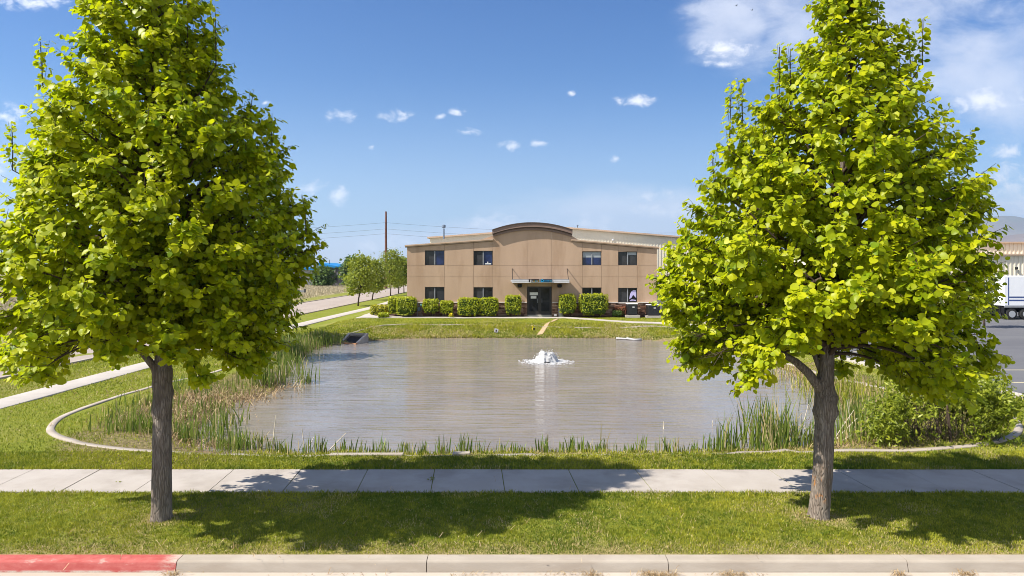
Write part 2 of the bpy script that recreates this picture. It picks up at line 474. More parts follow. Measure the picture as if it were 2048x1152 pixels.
def poly_dist(x, y, P, closed=True):
    """signed distance to a polygon (negative inside)"""
    x = np.asarray(x, float); y = np.asarray(y, float)
    best = np.full(x.shape, 1e9); ins = np.zeros(x.shape, bool)
    n = len(P)
    for i in range(n if closed else n - 1):
        ax, ay = P[i]; bx, by = P[(i + 1) % n]
        ex, ey = bx - ax, by - ay; L = ex * ex + ey * ey + 1e-12
        t = np.clip(((x - ax) * ex + (y - ay) * ey) / L, 0, 1)
        best = np.minimum(best, np.hypot(x - ax - t * ex, y - ay - t * ey))
        if closed:
            c = ((ay > y) != (by > y)) & (x < ex * (y - ay) / (ey if abs(ey) > 1e-9 else 1e-9) + ax)
            ins ^= c
    return np.where(ins, -best, best) if closed else best


def H(x, y):
    x = np.asarray(x, float); y = np.asarray(y, float)
    z = np.interp(y, [44, 47, 50.3, 55.2, 60], [0, 0.1, 0.42, 0.6, 0.6])
    z = z * sm(-16.2, -11.5, x) * (1 - sm(12.5, 16.0, x))
    z = z * (1 - sm(85, 110, y))
    z = np.where(y < 10.95, -0.30, z)
    near = (y > 14.0) & (y < 62) & (np.abs(x) < 26)
    d = np.full(x.shape, 50.0)
    if near.any():
        d[near] = poly_dist(x[near], y[near], POND)
    band = np.where(y < 20, 1.35, np.where(y > 44, 3.1, 2.6))
    t = np.clip(d / band, 0, 1); t = t ** 0.75
    zin = WZ - np.minimum(0.9, -np.minimum(d, 0) * 0.6)
    out = np.where(d < 0, zin, WZ + (z - WZ) * t)
    out = np.where(d < band, out, z)
    rough = (d > 0.05) & (d < band * 1.0)
    out = out + np.where(rough, (vnoise(x, y, 0.5, 3) - .5) * 0.10 * np.clip(d / .4, 0, 1), 0)
    lawn = (y > 16.5) & (y < 60) & (d > 0.5) & (x > -26) & (x < 15.5)
    out = out + np.where(lawn, (vnoise(x, y, 1.7, 4) - .5) * 0.05, 0)
    return out


# curb strip round the pond lawn (photo pixels, z = 0)
curb_pts = [at(600, 911), at(362, 905), at(205, 896.5), at(135, 881), at(104, 868), at(98, 857), at(116, 838), at(160, 820), at(205, 805), at(309, 770), at(386, 756),
            (-12.9, 31.5), (-13.0, 36), (-12.9, 42), (-12.3, 46.5), at(700, 657.5, .36), at(740, 651.5, .4), at(780, 648.5, .42), (-5, 50.4), (0, 50.3), at(1130, 649.5, .42), at(1300, 650, .42),
            (11.6, 49.0), (13.2, 46), (13.8, 40), (13.8, 33), at(1737, 767), (14.9, 24.2), at(2014, 826), at(2034, 843), at(2040, 862), at(2017, 879), at(1962, 893.5), at(1858, 900), at(1686, 900), at(1547, 901), at(1300, 908), at(1000, 911)]
CURB = smooth_loop(np.array(curb_pts), 2)
# left path and roads
path_mid = [(-17.25, 11.2), (-17.2, 22.9), (-17.2, 32), (-17.05, 52), (-16.75, 62), (-16.0, 78), (-16.2, 95), (-16.8, 130)]
PATHW = 1.28


def ribbon(name, mid, width, zf, m, thick=0.1, closed=False, label=None, kind='structure', step=0.5):
    P = np.array(mid, float)
    if closed: P = np.vstack([P, P[:1]])
    seg = np.hypot(*np.diff(P, axis=0).T); s = np.concatenate([[0], np.cumsum(seg)])
    n = max(2, int(s[-1] / step)); q = np.linspace(0, s[-1], n + 1)
    X = np.interp(q, s, P[:, 0]); Y = np.interp(q, s, P[:, 1])
    if closed: X, Y = X[:-1], Y[:-1]
    tx = np.gradient(X) if not closed else (np.roll(X, -1) - np.roll(X, 1)); ty = np.gradient(Y) if not closed else (np.roll(Y, -1) - np.roll(Y, 1))
    L = np.hypot(tx, ty); nx, ny = -ty / L, tx / L
    W2 = width / 2
    rows = []
    for k, dz in ((-1, -thick), (-1, -0.012), (-0.94, 0), (0.94, 0), (1, -0.012), (1, -thick)):
        x = X + nx * W2 * k; y = Y + ny * W2 * k
        rows.append(np.stack([x, y, zf(X, Y) + dz], 1))
    V = np.stack(rows, 1); n = len(X); V = V.reshape(-1, 3)
    F_ = []
    for i in range(n if closed else n - 1):
        j = (i + 1) % n
        for k in range(5): F_.append((i * 6 + k, i * 6 + k + 1, j * 6 + k + 1, j * 6 + k))
    o = np_mesh(name, V, np.array(F_), m)
    if not closed:
        pass
    return tag(o, label=label, kind=kind)


# terrain sheet
gx = np.concatenate([-np.geomspace(31, 14000, 34)[::-1], np.arange(-30, 30.01, 0.36), np.geomspace(31, 14000, 34)])
gy = np.concatenate([[-400, -120, -40, -12, 0, 5, 9, 10.4, 10.9, 10.95, 11.0], np.arange(11.3, 58, 0.32), np.geomspace(58.5, 14500, 46)])
GX, GY = np.meshgrid(gx, gy); GZ = H(GX, GY)
d_p = np.full(GX.shape, 50.0); nm = (GY > 14) & (GY < 62) & (np.abs(GX) < 26); d_p[nm] = poly_dist(GX[nm], GY[nm], POND)
GZ = np.where((GX > 16.0) & (GY > 22) & (GY < 75) & (GX < 90), GZ - 0.05, GZ)
V = np.stack([GX, GY, GZ], -1).reshape(-1, 3)
ny_, nx_ = GX.shape
ii = np.arange(ny_ * nx_).reshape(ny_, nx_)
Fq = np.stack([ii[:-1, :-1], ii[:-1, 1:], ii[1:, 1:], ii[1:, :-1]], -1).reshape(-1, 4)
gm = bpy.data.materials.new('lawn_ground'); gm.use_nodes = True; t = NT(gm.node_tree); p = t.coord('Object')
zone = t.n('Attribute'); zone.attribute_name = 'zone'; sp = t.n('SeparateColor'); t.put(sp.inputs[0], zone.outputs['Color'])
n1 = t.noise(p, 9, 6, 0.65); n2 = t.noise(p, 0.55, 4, 0.6); n3 = t.noise(p, 2.2, 5, 0.6); n4 = t.noise(p, 38, 4, 0.6)
col = t.mix(t.ramp(n1, 0.3, 0.7), (0.125, 0.165, 0.016), (0.235, 0.24, 0.03))
col = t.mix(t.math('MULTIPLY', t.ramp(n2, 0.42, 0.68), 0.55), col, (0.235, 0.225, 0.055))
col = t.mix(t.math('MULTIPLY', t.ramp(n4, 0.45, 0.75), 0.5), col, (0.075, 0.11, 0.012))
dry = t.mix(t.ramp(n1, 0.3, 0.7), (0.26, 0.20, 0.09), (0.37, 0.29, 0.15))
col = t.mix(t.math('MULTIPLY', sp.outputs[0], t.ramp(n3, 0.25, 0.6)), col, dry)
mud = t.mix(t.ramp(n1, 0.35, 0.65), (0.09, 0.062, 0.038), (0.27, 0.20, 0.12))
col = t.mix(t.math('MULTIPLY', sp.outputs[1], t.ramp(n3, 0.2, 0.5)), col, mud)
field = t.mix(t.ramp(t.noise(p, 0.25, 6, 0.65), 0.35, 0.65), (0.30, 0.245, 0.145), (0.22, 0.21, 0.09))
col = t.mix(sp.outputs[2], col, field)
t.out(t.pbr(col, 0.95, 0.1, normal=t.bump(t.math('ADD', n1, n4), 0.7, 0.05)))
ground = np_mesh('ground', V, Fq, gm)
tag(ground, kind='structure')
BT = np.minimum(np.hypot(GX - at(322, 1038)[0], GY - at(322, 1038)[1]), np.hypot(GX - at(1638, 1034)[0], GY - at(1638, 1034)[1]))
R = np.clip(sm(.7, .25, BT) + sm(2.4, 0.3, d_p) * .5 + sm(11.6, 10.95, GY) * .8 + (vnoise(GX, GY, 3.1, 9) > .72) * .35, 0, 1)
Gm = sm(1.0, -0.2, d_p)
marsh = ((GX < -7) & (GX > -12.3) & (GY < 33) & (d_p < 3.2)) | ((GX > 8) & (d_p < 2.4) & (GY < 34))
Gm = np.clip(Gm + marsh * 0.75, 0, 1)
B = np.maximum(sm(-29.5, -31.5, GX), sm(140, 170, GY))
ca = ground.data.color_attributes.new('zone', 'FLOAT_COLOR', 'POINT')
ca.data.foreach_set('color', np.stack([R, Gm, B, np.ones_like(R)], -1).astype(np.float32).ravel())

# water
wm = bpy.data.materials.new('pond_surface'); wm.use_nodes = True; t = NT(wm.node_tree); p = t.coord('Object')
w1 = t.noise(t.scale(p, (0.30, 2.0, 1)), 1.05, 3, 0.55, 0.5)
w2 = t.noise(t.scale(p, (0.40, 2.4, 1)), 2.6, 3, 0.55, 0.3)
w3 = t.noise(t.scale(p, (0.5, 0.9, 1)), 0.35, 3, 0.5)
wh = t.math('ADD', w1, t.math('MULTIPLY', w2, 0.42))
wh = t.math('MULTIPLY', wh, t.ramp(w3, 0.2, 0.7, 0.45, 1.0))
murk = t.mix(t.ramp(t.noise(p, 0.3, 4), 0.3, 0.7), (0.192, 0.168, 0.145), (0.23, 0.203, 0.177))
t.out(t.pbr(murk, 0.07, 0.52, normal=t.bump(wh, 0.58, 0.12), IOR=1.36))
lake = smooth_loop(POND, 1); cen = lake.mean(0); lake = cen + (lake - cen) * 1.0
grow = []
for i in range(len(lake)):
    a, b = lake[i - 1], lake[(i + 1) % len(lake)]
    e = np.array([b[0] - a[0], b[1] - a[1]]); nn = np.array([e[1], -e[0]]) / np.hypot(*e)
    area = np.sum(lake[:, 0] * np.roll(lake[:, 1], -1) - np.roll(lake[:, 0], -1) * lake[:, 1])
    grow.append(lake[i] + nn * (0.6 if area > 0 else -0.6))
mb = MB(); mb.add([(x, y, WZ) for x, y in grow], [tuple(range(len(grow)))])
pw = mb.build('pond_water', wm); tag(pw, kind='structure')

# front road, gutter and kerb
mb = MB(); mb.box(-60, 60, -6, 9.6, -0.24, -0.172)
tag(mb.build('road', M['asphalt']), kind='structure')
mb = MB(); mb.prism([(9.6, -0.29), (9.6, -0.168), (10.66, -0.162), (10.66, -0.29)], -60, 60, 'x')
tag(mb.build('gutter', M['gutter_concrete']), kind='structure')
joints = [-30] + [at(x, 1143, -.16)[0] for x in (-610, -130, 352, 853, 1337, 1816, 2300)] + [30]
km = bpy.data.materials.new('red_kerb_paint'); km.use_nodes = True; t = NT(km.node_tree); p = t.coord('Object')
sx = t.n('SeparateXYZ'); t.put(sx.inputs[0], p)
nz = t.noise(t.scale(p, (0.6, 1, 1.6)), 5, 6, 0.65); nf = t.noise(p, 45, 4)
base = t.mix(t.ramp(nf, 0.35, 0.65), (0.42, 0.37, 0.31), (0.49, 0.44, 0.38))
red = t.mix(t.ramp(nz, 0.35, 0.65), (0.375, 0.078, 0.070), (0.44, 0.125, 0.112))
wear = t.math('ADD', t.ramp(sx.outputs[2], -0.125, -0.16), t.math('MULTIPLY', t.ramp(sx.outputs[0], -5.62, -5.3), 0.75))
wear = t.math('MULTIPLY', wear, t.ramp(nz, 0.33, 0.55))
wear = t.math('MAXIMUM', wear, t.math('MULTIPLY', t.ramp(nz, 0.58, 0.70), 0.5))
col = t.mix(wear, red, base)
t.out(t.pbr(col, 0.85, 0.2, normal=t.bump(nf, 0.35, 0.005)))
prof = [(10.66, -0.29), (10.672, -0.158), (10.70, -0.055), (10.708, -0.028), (10.722, -0.012), (10.745, 0.0), (10.93, 0.004), (10.93, -0.29)]
mb = MB()
for a, b in zip(joints[:-1], joints[1:]):
    mb.prism(prof, a + .006, b - .006, 'x', 1 if b < -5 else 0)
mb.prism([(10.70, -0.28), (10.71, -0.06), (10.9, -0.03), (10.9, -0.28)], -29, 29, 'x', 2)
kb = mb.build('kerb', [M['kerb_concrete'], km, M['mulch']]); tag(kb, kind='structure')

# sidewalk in front of the pond: one slab per bay, real joints
jx_near = [712.3 + i * 148.85 for i in range(-9, 14)]
SY0, SY1 = 13.94, 15.52
mb = MB()
for i in range(len(jx_near) - 1):
    xs = []
    for k in (i, i + 1):
        xn = (jx_near[k] - CX) * SY0 / F
        xs.append((xn, xn - 0.058 * (SY1 - SY0) * (1.05)))
    g = 0.009; dz = 0.003 * math.sin(i * 2.1)
    a0, a1, b0, b1 = xs[0][0] + g, xs[0][1] + g, xs[1][0] - g, xs[1][1] - g
    mb.prism([(a0, SY0), (b0, SY0), (b1, SY1), (a1, SY1)], -0.12, 0.012 + dz, 'z')
mb.box(-24, 24, SY0 + .01, SY1 - .01, -0.14, -0.015, 1)
sw = mb.build('pavement', [M['concrete'], M['mulch']]); tag(sw, kind='structure')

ribbon('path', path_mid, PATHW, lambda x, y: 0 * x + 0.035, M['path_concrete'])
# left street with light concrete surface and its two kerb strips
st_mid = [(-24.7, 11.1), (-24.6, 30), (-24.2, 60), (-23.7, 84), (-23.3, 110), (-23.2, 140), (-23, 250)]
ribbon('street', st_mid, 7.0, lambda x, y: 0 * x + 0.02, M['street_concrete'], thick=0.2, step=4)
for sgn in (-1, 1):
    ribbon('street_kerb', [(x + sgn * 3.58, y) for x, y in st_mid], 0.18, lambda x, y: 0 * x + 0.09, M['kerb_concrete'], thick=0.3, step=4)
ribbon('mow_curb', CURB, 0.2, lambda x, y: H(x, y) + np.where((y < 18) & (x < 5), 0.004, 0.035) - .012 * (vnoise(x, y, 1.3, 77) > .5), M['kerb_concrete'], thick=0.16, closed=True, step=0.4)

# parking lot
lot = [(18.0, 22.0), (18.0, 26.8), (17.1, 30), (16.7, 33), (16.2, 45), (15.8, 53), (16.5, 62), (16.5, 74), (90, 74), (90, 22)]
mb = MB(); mb.prism(lot, -0.12, 0.006, 'z'); tag(mb.build('parking_lot', M['asphalt']), kind='structure')
ribbon('parking_kerb', [(90, 21.92), (19, 21.92), (18.1, 22.4), (17.92, 26.8), (17.02, 30), (16.62, 33), (16.12, 45), (15.72, 53), (16.3, 61)], 0.17, lambda x, y: 0 * x + 0.13, M['path_concrete'], thick=0.3, step=0.7)
mb = MB()
for y in (27.3, 30.6, 33.9, 37.2, 40.5, 43.8):
    mb.box(18.6, 24.2, y - .05, y + .05, 0.0, 0.010)
tag(mb.build('parking_lines', M['line_paint']), kind='structure')
ribbon('parking_island_kerb', [(34, 62.6), (60, 62.6)], 0.5, lambda x, y: 0 * x + 0.15, M['path_concrete'], thick=0.3, step=2)

# walk and bed in front of the office
walk = [(-12.6, 52.6), (-11.9, 54.9), (-10.3, 57.6), (-8.9, 57.6), (-9.3, 54.6), (4.2, 54.75), (4.9, 54.5), (10.7, 50.6), (15.6, 49.4), (15.6, 48.3), (10.7, 49.6), (4.3, 53.75), (-9.5, 53.75), (-11, 52.6)]
walk = [at(711, 637.5, .5), at(735, 627, .58), at(755, 618, .6), at(778, 618, .6), at(775, 632, .6), (-8.6, 55.0), (4.3, 55.0), (4.6, 54.8), (9.2, 51.6), (15.7, 50.0), (15.7, 49.2), (9.0, 50.8), (4.3, 54.15), (-9.6, 54.35)]


def sheet(name, poly, zf, m, lift, label=None, kind='structure', res=0.5):
    """polygon cut into small pieces that follow the ground"""
    import bmesh
    bm = bmesh.new(); bm.faces.new([bm.verts.new((x, y, 0)) for x, y in poly])
    P = np.array(poly); (x0, y0), (x1, y1) = P.min(0), P.max(0)
    for c in np.arange(x0 + res, x1, res):
        bmesh.ops.bisect_plane(bm, geom=bm.verts[:] + bm.edges[:] + bm.faces[:], plane_co=(c, 0, 0), plane_no=(1, 0, 0))
    for c in np.arange(y0 + res, y1, res):
        bmesh.ops.bisect_plane(bm, geom=bm.verts[:] + bm.edges[:] + bm.faces[:], plane_co=(0, c, 0), plane_no=(0, 1, 0))
    xs = np.array([v.co.x for v in bm.verts]); ys = np.array([v.co.y for v in bm.verts]); zs = zf(xs, ys) + lift
    for v, z in zip(bm.verts, zs): v.co.z = z
    r = bmesh.ops.extrude_face_region(bm, geom=bm.faces[:])
    for v in [g for g in r['geom'] if isinstance(g, bmesh.types.BMVert)]: v.co.z -= lift + 0.08
    bmesh.ops.recalc_face_normals(bm, faces=bm.faces)
    me = bpy.data.meshes.new(name); bm.to_mesh(me); bm.free(); me.materials.append(m)
    return tag(link(name, me), label=label, kind=kind)


sheet('walkway', walk, H, M['path_concrete'], 0.05)
sheet('planting_bed', [at(748, 633.2, .55), at(775, 626, .6), (-8.6, 55.05), (1.0, 55.05), (1.0, 55.68), (-8.75, 55.68), (-9.6, 56.3)], H, M['mulch'], 0.06)
sheet('planting_bed', [(4.4, 55.02), (11.6, 55.0), (11.6, 55.68), (4.4, 55.68)], H, M['mulch'], 0.045)
dirt_path = [at(1112, 637.3, .58), at(1118, 637.3, .58), at(1098, 647, .45), at(1090, 653, .36), at(1086, 657, .28), at(1074, 658, .26), at(1080, 653, .36), at(1091, 647, .45)]
sheet('dirt_trail', dirt_path, H, M['dirt'], 0.03, res=0.3)


# ================================================================== GRASS, REEDS
def blades(name, x, y, z, h, wd, m, label, cat='grass', seed=0, lean=0.45, tint=None, seg=1, yaw=None, droop=0.0, kind='stuff', lay=None):
    rng = np.random.RandomState(seed); n = len(x)
    yaw = rng.rand(n) * 2 * pi if yaw is None else yaw
    ld = rng.rand(n) * 2 * pi; la = lean * rng.rand(n) ** 1.3 if lay is None else lay
    ca, sa = np.cos(yaw), np.sin(yaw)
    side = np.stack([ca, sa, 0 * ca], 1); ldir = np.stack([np.cos(ld), np.sin(ld), 0 * ld], 1)
    base = np.stack([x, y, z], 1)
    rows = []
    for k in range(seg + 1):
        s = k / (seg + 1)
        c = base + (ldir * (np.sin(la) * s ** 1.6)[:, None] * h[:, None]) + np.array([0, 0, 1.0]) * (h * s * (np.cos(la * s)) - droop * h * s * s)[:, None]
        ww = (wd * (1 - 0.55 * s ** 2))[:, None]
        rows += [c - side * ww / 2, c + side * ww / 2]
    tip = base + ldir * (np.sin(la) * 1.0)[:, None] * h[:, None] + np.array([0, 0, 1.0]) * (h * np.cos(la) - droop * h)[:, None]
    rows.append(tip); k = len(rows)
    V = np.stack(rows, 1).reshape(-1, 3); o = np.arange(n)[:, None] * k
    fs = []
    for j in range(seg): fs.append(o + np.array([[2 * j, 2 * j + 1, 2 * j + 3, 2 * j + 2]]))
    fs.append(o + np.array([[2 * seg, 2 * seg + 1, 2 * seg + 2]]))
    tint = rng.rand(n) if tint is None else tint
    ob = np_mesh(name, V, fs, m, tint=np.repeat(tint, k))
    return tag(ob, label, cat, kind=kind)


def on_hard(x, y):
    bad = (np.abs(x - np.interp(y, [p_[1] for p_ in path_mid], [p_[0] for p_ in path_mid])) < PATHW / 2 + .02)
    bad |= (y > SY0 + .03) & (y < SY1 - .02)
    bad |= (y < 10.95)
    bad |= (np.abs(x - np.interp(y, [p_[1] for p_ in st_mid], [p_[0] for p_ in st_mid])) < 3.7)
    return bad


def lawn_tint(x, y, rng):
    a = vnoise(x, y, 1.9, 21) * .45 + vnoise(x, y, 0.45, 22) * .3 + vnoise(x, y, 0.11, 24) * .35 - .05
    tn = np.clip(0.44 + (a - .5) * 1.9 + rng.randn(len(x)) * .20, 0, 0.92)
    dryp = sm(11.7, 11.0, y) * .3 + (vnoise(x, y, 0.8, 23) > .74) * .25 + 0.025
    for bx_, by_ in (at(322, 1038), at(1638, 1034)):
        dryp = dryp + .45 * sm(.55, .22, np.hypot(x - bx_, y - by_))
    return np.where(rng.rand(len(x)) < dryp, 1.0, tn)


def rand_in(x0, x1, y0, y1, n, rng):
    return x0 + (x1 - x0) * rng.rand(n), y0 + (y1 - y0) * rng.rand(n)


rng = np.random.RandomState(11)
x, y = rand_in(-12.5, 12.5, 10.93, 13.97, 165000, rng)
hn = (0.020 + 0.03 * rng.rand(len(x))) * (0.55 + 0.95 * vnoise(x, y, 0.13, 31)) + 0.018 * vnoise(x, y, 0.5, 32)
hn = np.where(y > 13.7, hn * 1.35, hn); hn = np.where(y < 11.1, hn * .8, hn)
blades('verge_grass', x, y, H(x, y) - .004, hn, 0.008 + .006 * rng.rand(len(x)), M['grass_blade'],
       'short green grass strip between the kerb and the pavement', seed=1, lean=0.95, tint=lawn_tint(x, y, rng))
x, y = rand_in(-14.5, 15.5, 15.49, 17.0, 70000, rng)
k = ~on_hard(x, y) & (poly_dist(x, y, CURB, True) > 0.04); x, y = x[k], y[k]
hn = 0.035 + 0.05 * rng.rand(len(x)); hn = np.where(y < 15.75, hn * 1.3, hn)
blades('lawn_grass', x, y, H(x, y) - .004, hn, 0.010 + .008 * rng.rand(len(x)), M['grass_blade'],
       'thick grass strip between the pavement and the near pond edge', seed=2, lean=0.9, tint=lawn_tint(x, y, rng))
# inside the curb ring near the front
x, y = rand_in(-13.5, 15.0, 16.6, 30, 90000, rng)
dc = poly_dist(x, y, CURB, True); dpn = poly_dist(x, y, POND)
k = (dc < -0.14) & (dpn > 0.12) & ~((x < -7) & (x > -12.3) & (dpn < 2.2) & (rng.rand(len(x)) < .6)); x, y, dpn = x[k], y[k], dpn[k]
hn = 0.04 + 0.07 * rng.rand(len(x)) + 0.06 * sm(1.2, .1, dpn)
tn = lawn_tint(x, y, rng); tn = np.where(rng.rand(len(x)) < .16, 1.0, np.clip(tn + .12, 0, 1))
blades('bank_grass', x, y, H(x, y) - .005, hn, 0.012 + .01 * rng.rand(len(x)), M['grass_blade'],
       'rough yellowish grass inside the curved curb at the near pond bank', seed=3, lean=0.95, tint=tn)
# left lawn
x, y = rand_in(-21, -9, 16.9, 50, 90000, rng)
k = ~on_hard(x, y) & (poly_dist(x, y, CURB, True) > 0.14) & (rng.rand(len(x)) < np.clip(26 / y, 0, 1) ** 1.2); x, y = x[k], y[k]
hn = (0.035 + 0.045 * rng.rand(len(x))) * np.clip(y / 22, 1, 1.8)
blades('side_lawn_grass', x, y, H(x, y) - .004, hn, (0.012 + .012 * rng.rand(len(x))) * np.clip(y / 22, 1, 2), M['grass_blade'],
       'mown lawn with yellow patches beside the left concrete path', seed=4, lean=0.95, tint=np.clip(lawn_tint(x, y, rng) + .14, 0, 1))
x, y = rand_in(9, 17.8, 17, 46, 50000, rng)
k = (poly_dist(x, y, CURB, True) > 0.14) & (poly_dist(x, y, np.array(lot), True) > .2); x, y = x[k], y[k]
hn = 0.035 + 0.05 * rng.rand(len(x))
blades('lot_side_grass', x, y, H(x, y) - .004, hn, 0.014 + .012 * rng.rand(len(x)), M['grass_blade'],
       'mown grass between the pond curb and the parking lot', seed=5, lean=0.95, tint=lawn_tint(x, y, rng))
# far bank
x, y = rand_in(-14, 15.4, 46.2, 55.0, 90000, rng)
dpn = poly_dist(x, y, POND); dwalk = poly_dist(x, y, np.array(walk)); dtr = poly_dist(x, y, np.array(dirt_path))
k = (dpn > 0.05) & (dwalk > .06) & (dtr > .05) & ((dpn < 3.3) | (rng.rand(len(x)) < .55)); x, y, dpn = x[k], y[k], dpn[k]
clump = vnoise(x, y, 1.1, 41)
hn = np.where(dpn < 3.1, 0.06 + 0.20 * clump ** 3 + .05 * rng.rand(len(x)), 0.04 + .02 * rng.rand(len(x)))
tn = np.clip(0.55 + (clump - .5) * .9 + rng.randn(len(x)) * .2 + np.where(dpn > 3.1, .1, 0) - .25 * sm(.8, .1, dpn), 0, .92)
tn = np.where(rng.rand(len(x)) < np.where(dpn < 3.1, .10 + .45 * (vnoise(x, y, 1.6, 43) > .62), .03), 1.0, tn)
blades('far_bank_grass', x, y, H(x, y) - .01, hn, 0.03 + .03 * rng.rand(len(x)), M['grass_blade'],
       'uneven tufted grass on the far pond bank below the office', seed=6, lean=0.95, tint=tn)
# left field beyond the street
x, y = rand_in(-75, -30.6, 45, 165, 60000, rng)
hn = 0.25 + 0.5 * vnoise(x, y, 7, 51) + .2 * rng.rand(len(x)); hn *= sm(-30.5, -34, x) * .75 + .25
tn = np.clip(.5 + rng.randn(len(x)) * .25 + vnoise(x, y, 9, 52) * .3, 0, 1)
blades('field_grass', x, y, H(x, y) - .02, hn, 0.06 + .07 * rng.rand(len(x)), M['field_straw'],
       'tall dry straw coloured grass in the field beyond the street', seed=7, lean=0.8, tint=tn)


# broad leaved weeds and small tufts in the verge
def rosettes(name, label, cx_, cy_, nl, size, m, seed, zz=.03):
    rng = np.random.RandomState(seed); n = len(cx_) * nl
    a = rng.rand(n) * 2 * pi; X = np.repeat(cx_, nl) + np.cos(a) * .03 * rng.rand(n); Y = np.repeat(cy_, nl) + np.sin(a) * .03 * rng.rand(n)
    s = size * (.6 + .8 * rng.rand(n)); up = .25 + .5 * rng.rand(n)
    d_ = np.stack([np.cos(a), np.sin(a), up], 1); d_ /= np.linalg.norm(d_, axis=1, keepdims=True); sd = np.stack([-np.sin(a), np.cos(a), 0 * a], 1)
    b = np.stack([X, Y, np.full(n, zz)], 1)
    V = np.stack([b, b + d_ * s[:, None] * .5 + sd * s[:, None] * .22, b + d_ * s[:, None] - np.array([0, 0, .25]) * s[:, None], b + d_ * s[:, None] * .5 - sd * s[:, None] * .22], 1).reshape(-1, 3)
    ob = np_mesh(name, V, np.arange(n)[:, None] * 4 + np.array([[0, 1, 2, 3]]), M[m], tint=np.repeat(np.clip(.45 + rng.randn(n) * .2, 0, .92), 4))
    return tag(ob, label, 'weeds', kind='stuff')
rng = np.random.RandomState(77); x, y = rand_in(-10, 10, 11.1, 13.8, 420, rng); k = vnoise(x, y, 1.2, 78) > .5
rosettes('verge_weeds', 'broad leaved clover and weeds dotted through the verge grass', x[k], y[k], 9, .045, 'shrub_leaf', 79)
xj = at(861, 962)[0]
x = np.concatenate([xj + rng.randn(5) * .015, [at(250, 958)[0]]]); y = np.concatenate([14.75 + rng.randn(5) * .12, [14.6]])
rosettes('joint_weeds', 'small weeds growing in the pavement joints', x, y, 7, .05, 'grass_blade', 80, .01)


def reeds(name, label, specs, seed, kind_m='reed_blade', dead=0.2):
    """specs: (x, y, n, spread_x, spread_y, height) clumps of upright sword leaves"""
    rng = np.random.RandomState(seed)
    X, Y, Hh, A = [], [], [], []
    for (cx, cy, n, sx, sy, h) in specs:
        X.append(cx + rng.randn(n) * sx); Y.append(cy + rng.randn(n) * sy); Hh.append(h * (0.45 + .6 * rng.rand(n)))
        A.append(np.abs(rng.randn(n)) * .22)
    X, Y, Hh, A = map(np.concatenate, (X, Y, Hh, A))
    k = (Y > 16.95) & (rng.rand(len(X)) > .0); X, Y, Hh, A = X[k], Y[k], Hh[k], A[k]
    z = np.maximum(H(X, Y), WZ - .1) - .02
    tn = np.clip(.4 + rng.randn(len(X)) * .25, 0, .9); tn = np.where(rng.rand(len(X)) < dead, 1.0, tn)
    return blades(name, X, Y, z, Hh, 0.021 + .020 * rng.rand(len(X)), M[kind_m], label, 'reeds', seed, lay=A, tint=tn, seg=3)


def pp(px, py, z=WZ): return at(px, py, z)


L = []
for (px, py, n, sx, sy, h) in [(262, 884, 120, .45, .25, .55), (300, 868, 130, .5, .4, .6), (250, 855, 60, .3, .3, .5), (330, 880, 90, .4, .3, .6), (385, 885, 80, .4, .3, .6), (285, 830, 60, .4, .4, .55),
                               (440, 890, 70, .3, .3, .55), (470, 896, 90, .3, .25, .75), (500, 898, 60, .3, .2, .7), (425, 870, 70, .35, .4, .9), (445, 855, 60, .25, .4, .9), (395, 850, 60, .5, .5, .55),
                               (540, 902, 35, .25, .1, .7), (566, 905, 10, .1, .06, .5), (400, 805, 60, .7, .7, .55), (370, 785, 50, .6, .6, .55), (430, 785, 60, .6, .7, .5), (385, 830, 50, .5, .5, .5), (470, 790, 40, .4, .6, .5),
                               (452, 822, 40, .3, .4, .6), (350, 800, 30, .3, .5, .6),
                               (525, 775, 130, .35, .5, 1.25), (540, 768, 90, .3, .5, 1.2), (575, 755, 40, .3, .5, 1.1), (600, 764, 35, .15, .3, 1.1), (613, 768, 30, .12, .25, 1.2), (635, 762, 7, .12, .2, .9), (560, 745, 60, .5, 1., 1.1),
                               (570, 720, 50, .4, 1., 1.0), (585, 705, 60, .4, 1., 1.0)]:
    L.append((*pp(px, py), n, sx, sy, h))
reeds('reed_bed', 'dense green reeds filling the left corner of the pond behind the tree trunk', L, 61)
L = []
for i, (px, py, h) in enumerate([(594, 716, .9), (605, 706, .8), (620, 699, .8), (635, 694, .85), (650, 690, .8), (663, 687, .7), (585, 730, .8)]):
    x_, y_ = pp(px, py); L.append((x_ - .5, y_ + .2, 260, .55, .55, h))
reeds('reed_bed', 'bright green reeds on the far left pond bank beside the concrete outlet', L, 62)
L = []
rr = np.random.RandomState(8)
for px in np.arange(590, 1560, 17):
    if rr.rand() < .93:
        x_, _ = at(px + rr.randn() * 5, 906, -.3); L.append((x_, 17.55 + rr.rand() * .45, int(5 + rr.rand() * 13), .09, .12, .30 + .32 * rr.rand() ** 1.5))
for px, h, n in [(705, .55, 5), (640, .6, 4), (760, .6, 4), (900, .5, 3), (1195, .85, 5), (1210, .75, 5), (1290, .7, 5), (1312, .7, 4), (1085, .45, 14), (1160, .5, 16), (1345, .5, 16)]:
    x_, _ = at(px, 906, -.3); L.append((x_, 17.9, n, .12, .15, h))
reeds('reed_bed', 'sparse row of short reeds along the near pond edge', L, 63)
L = []
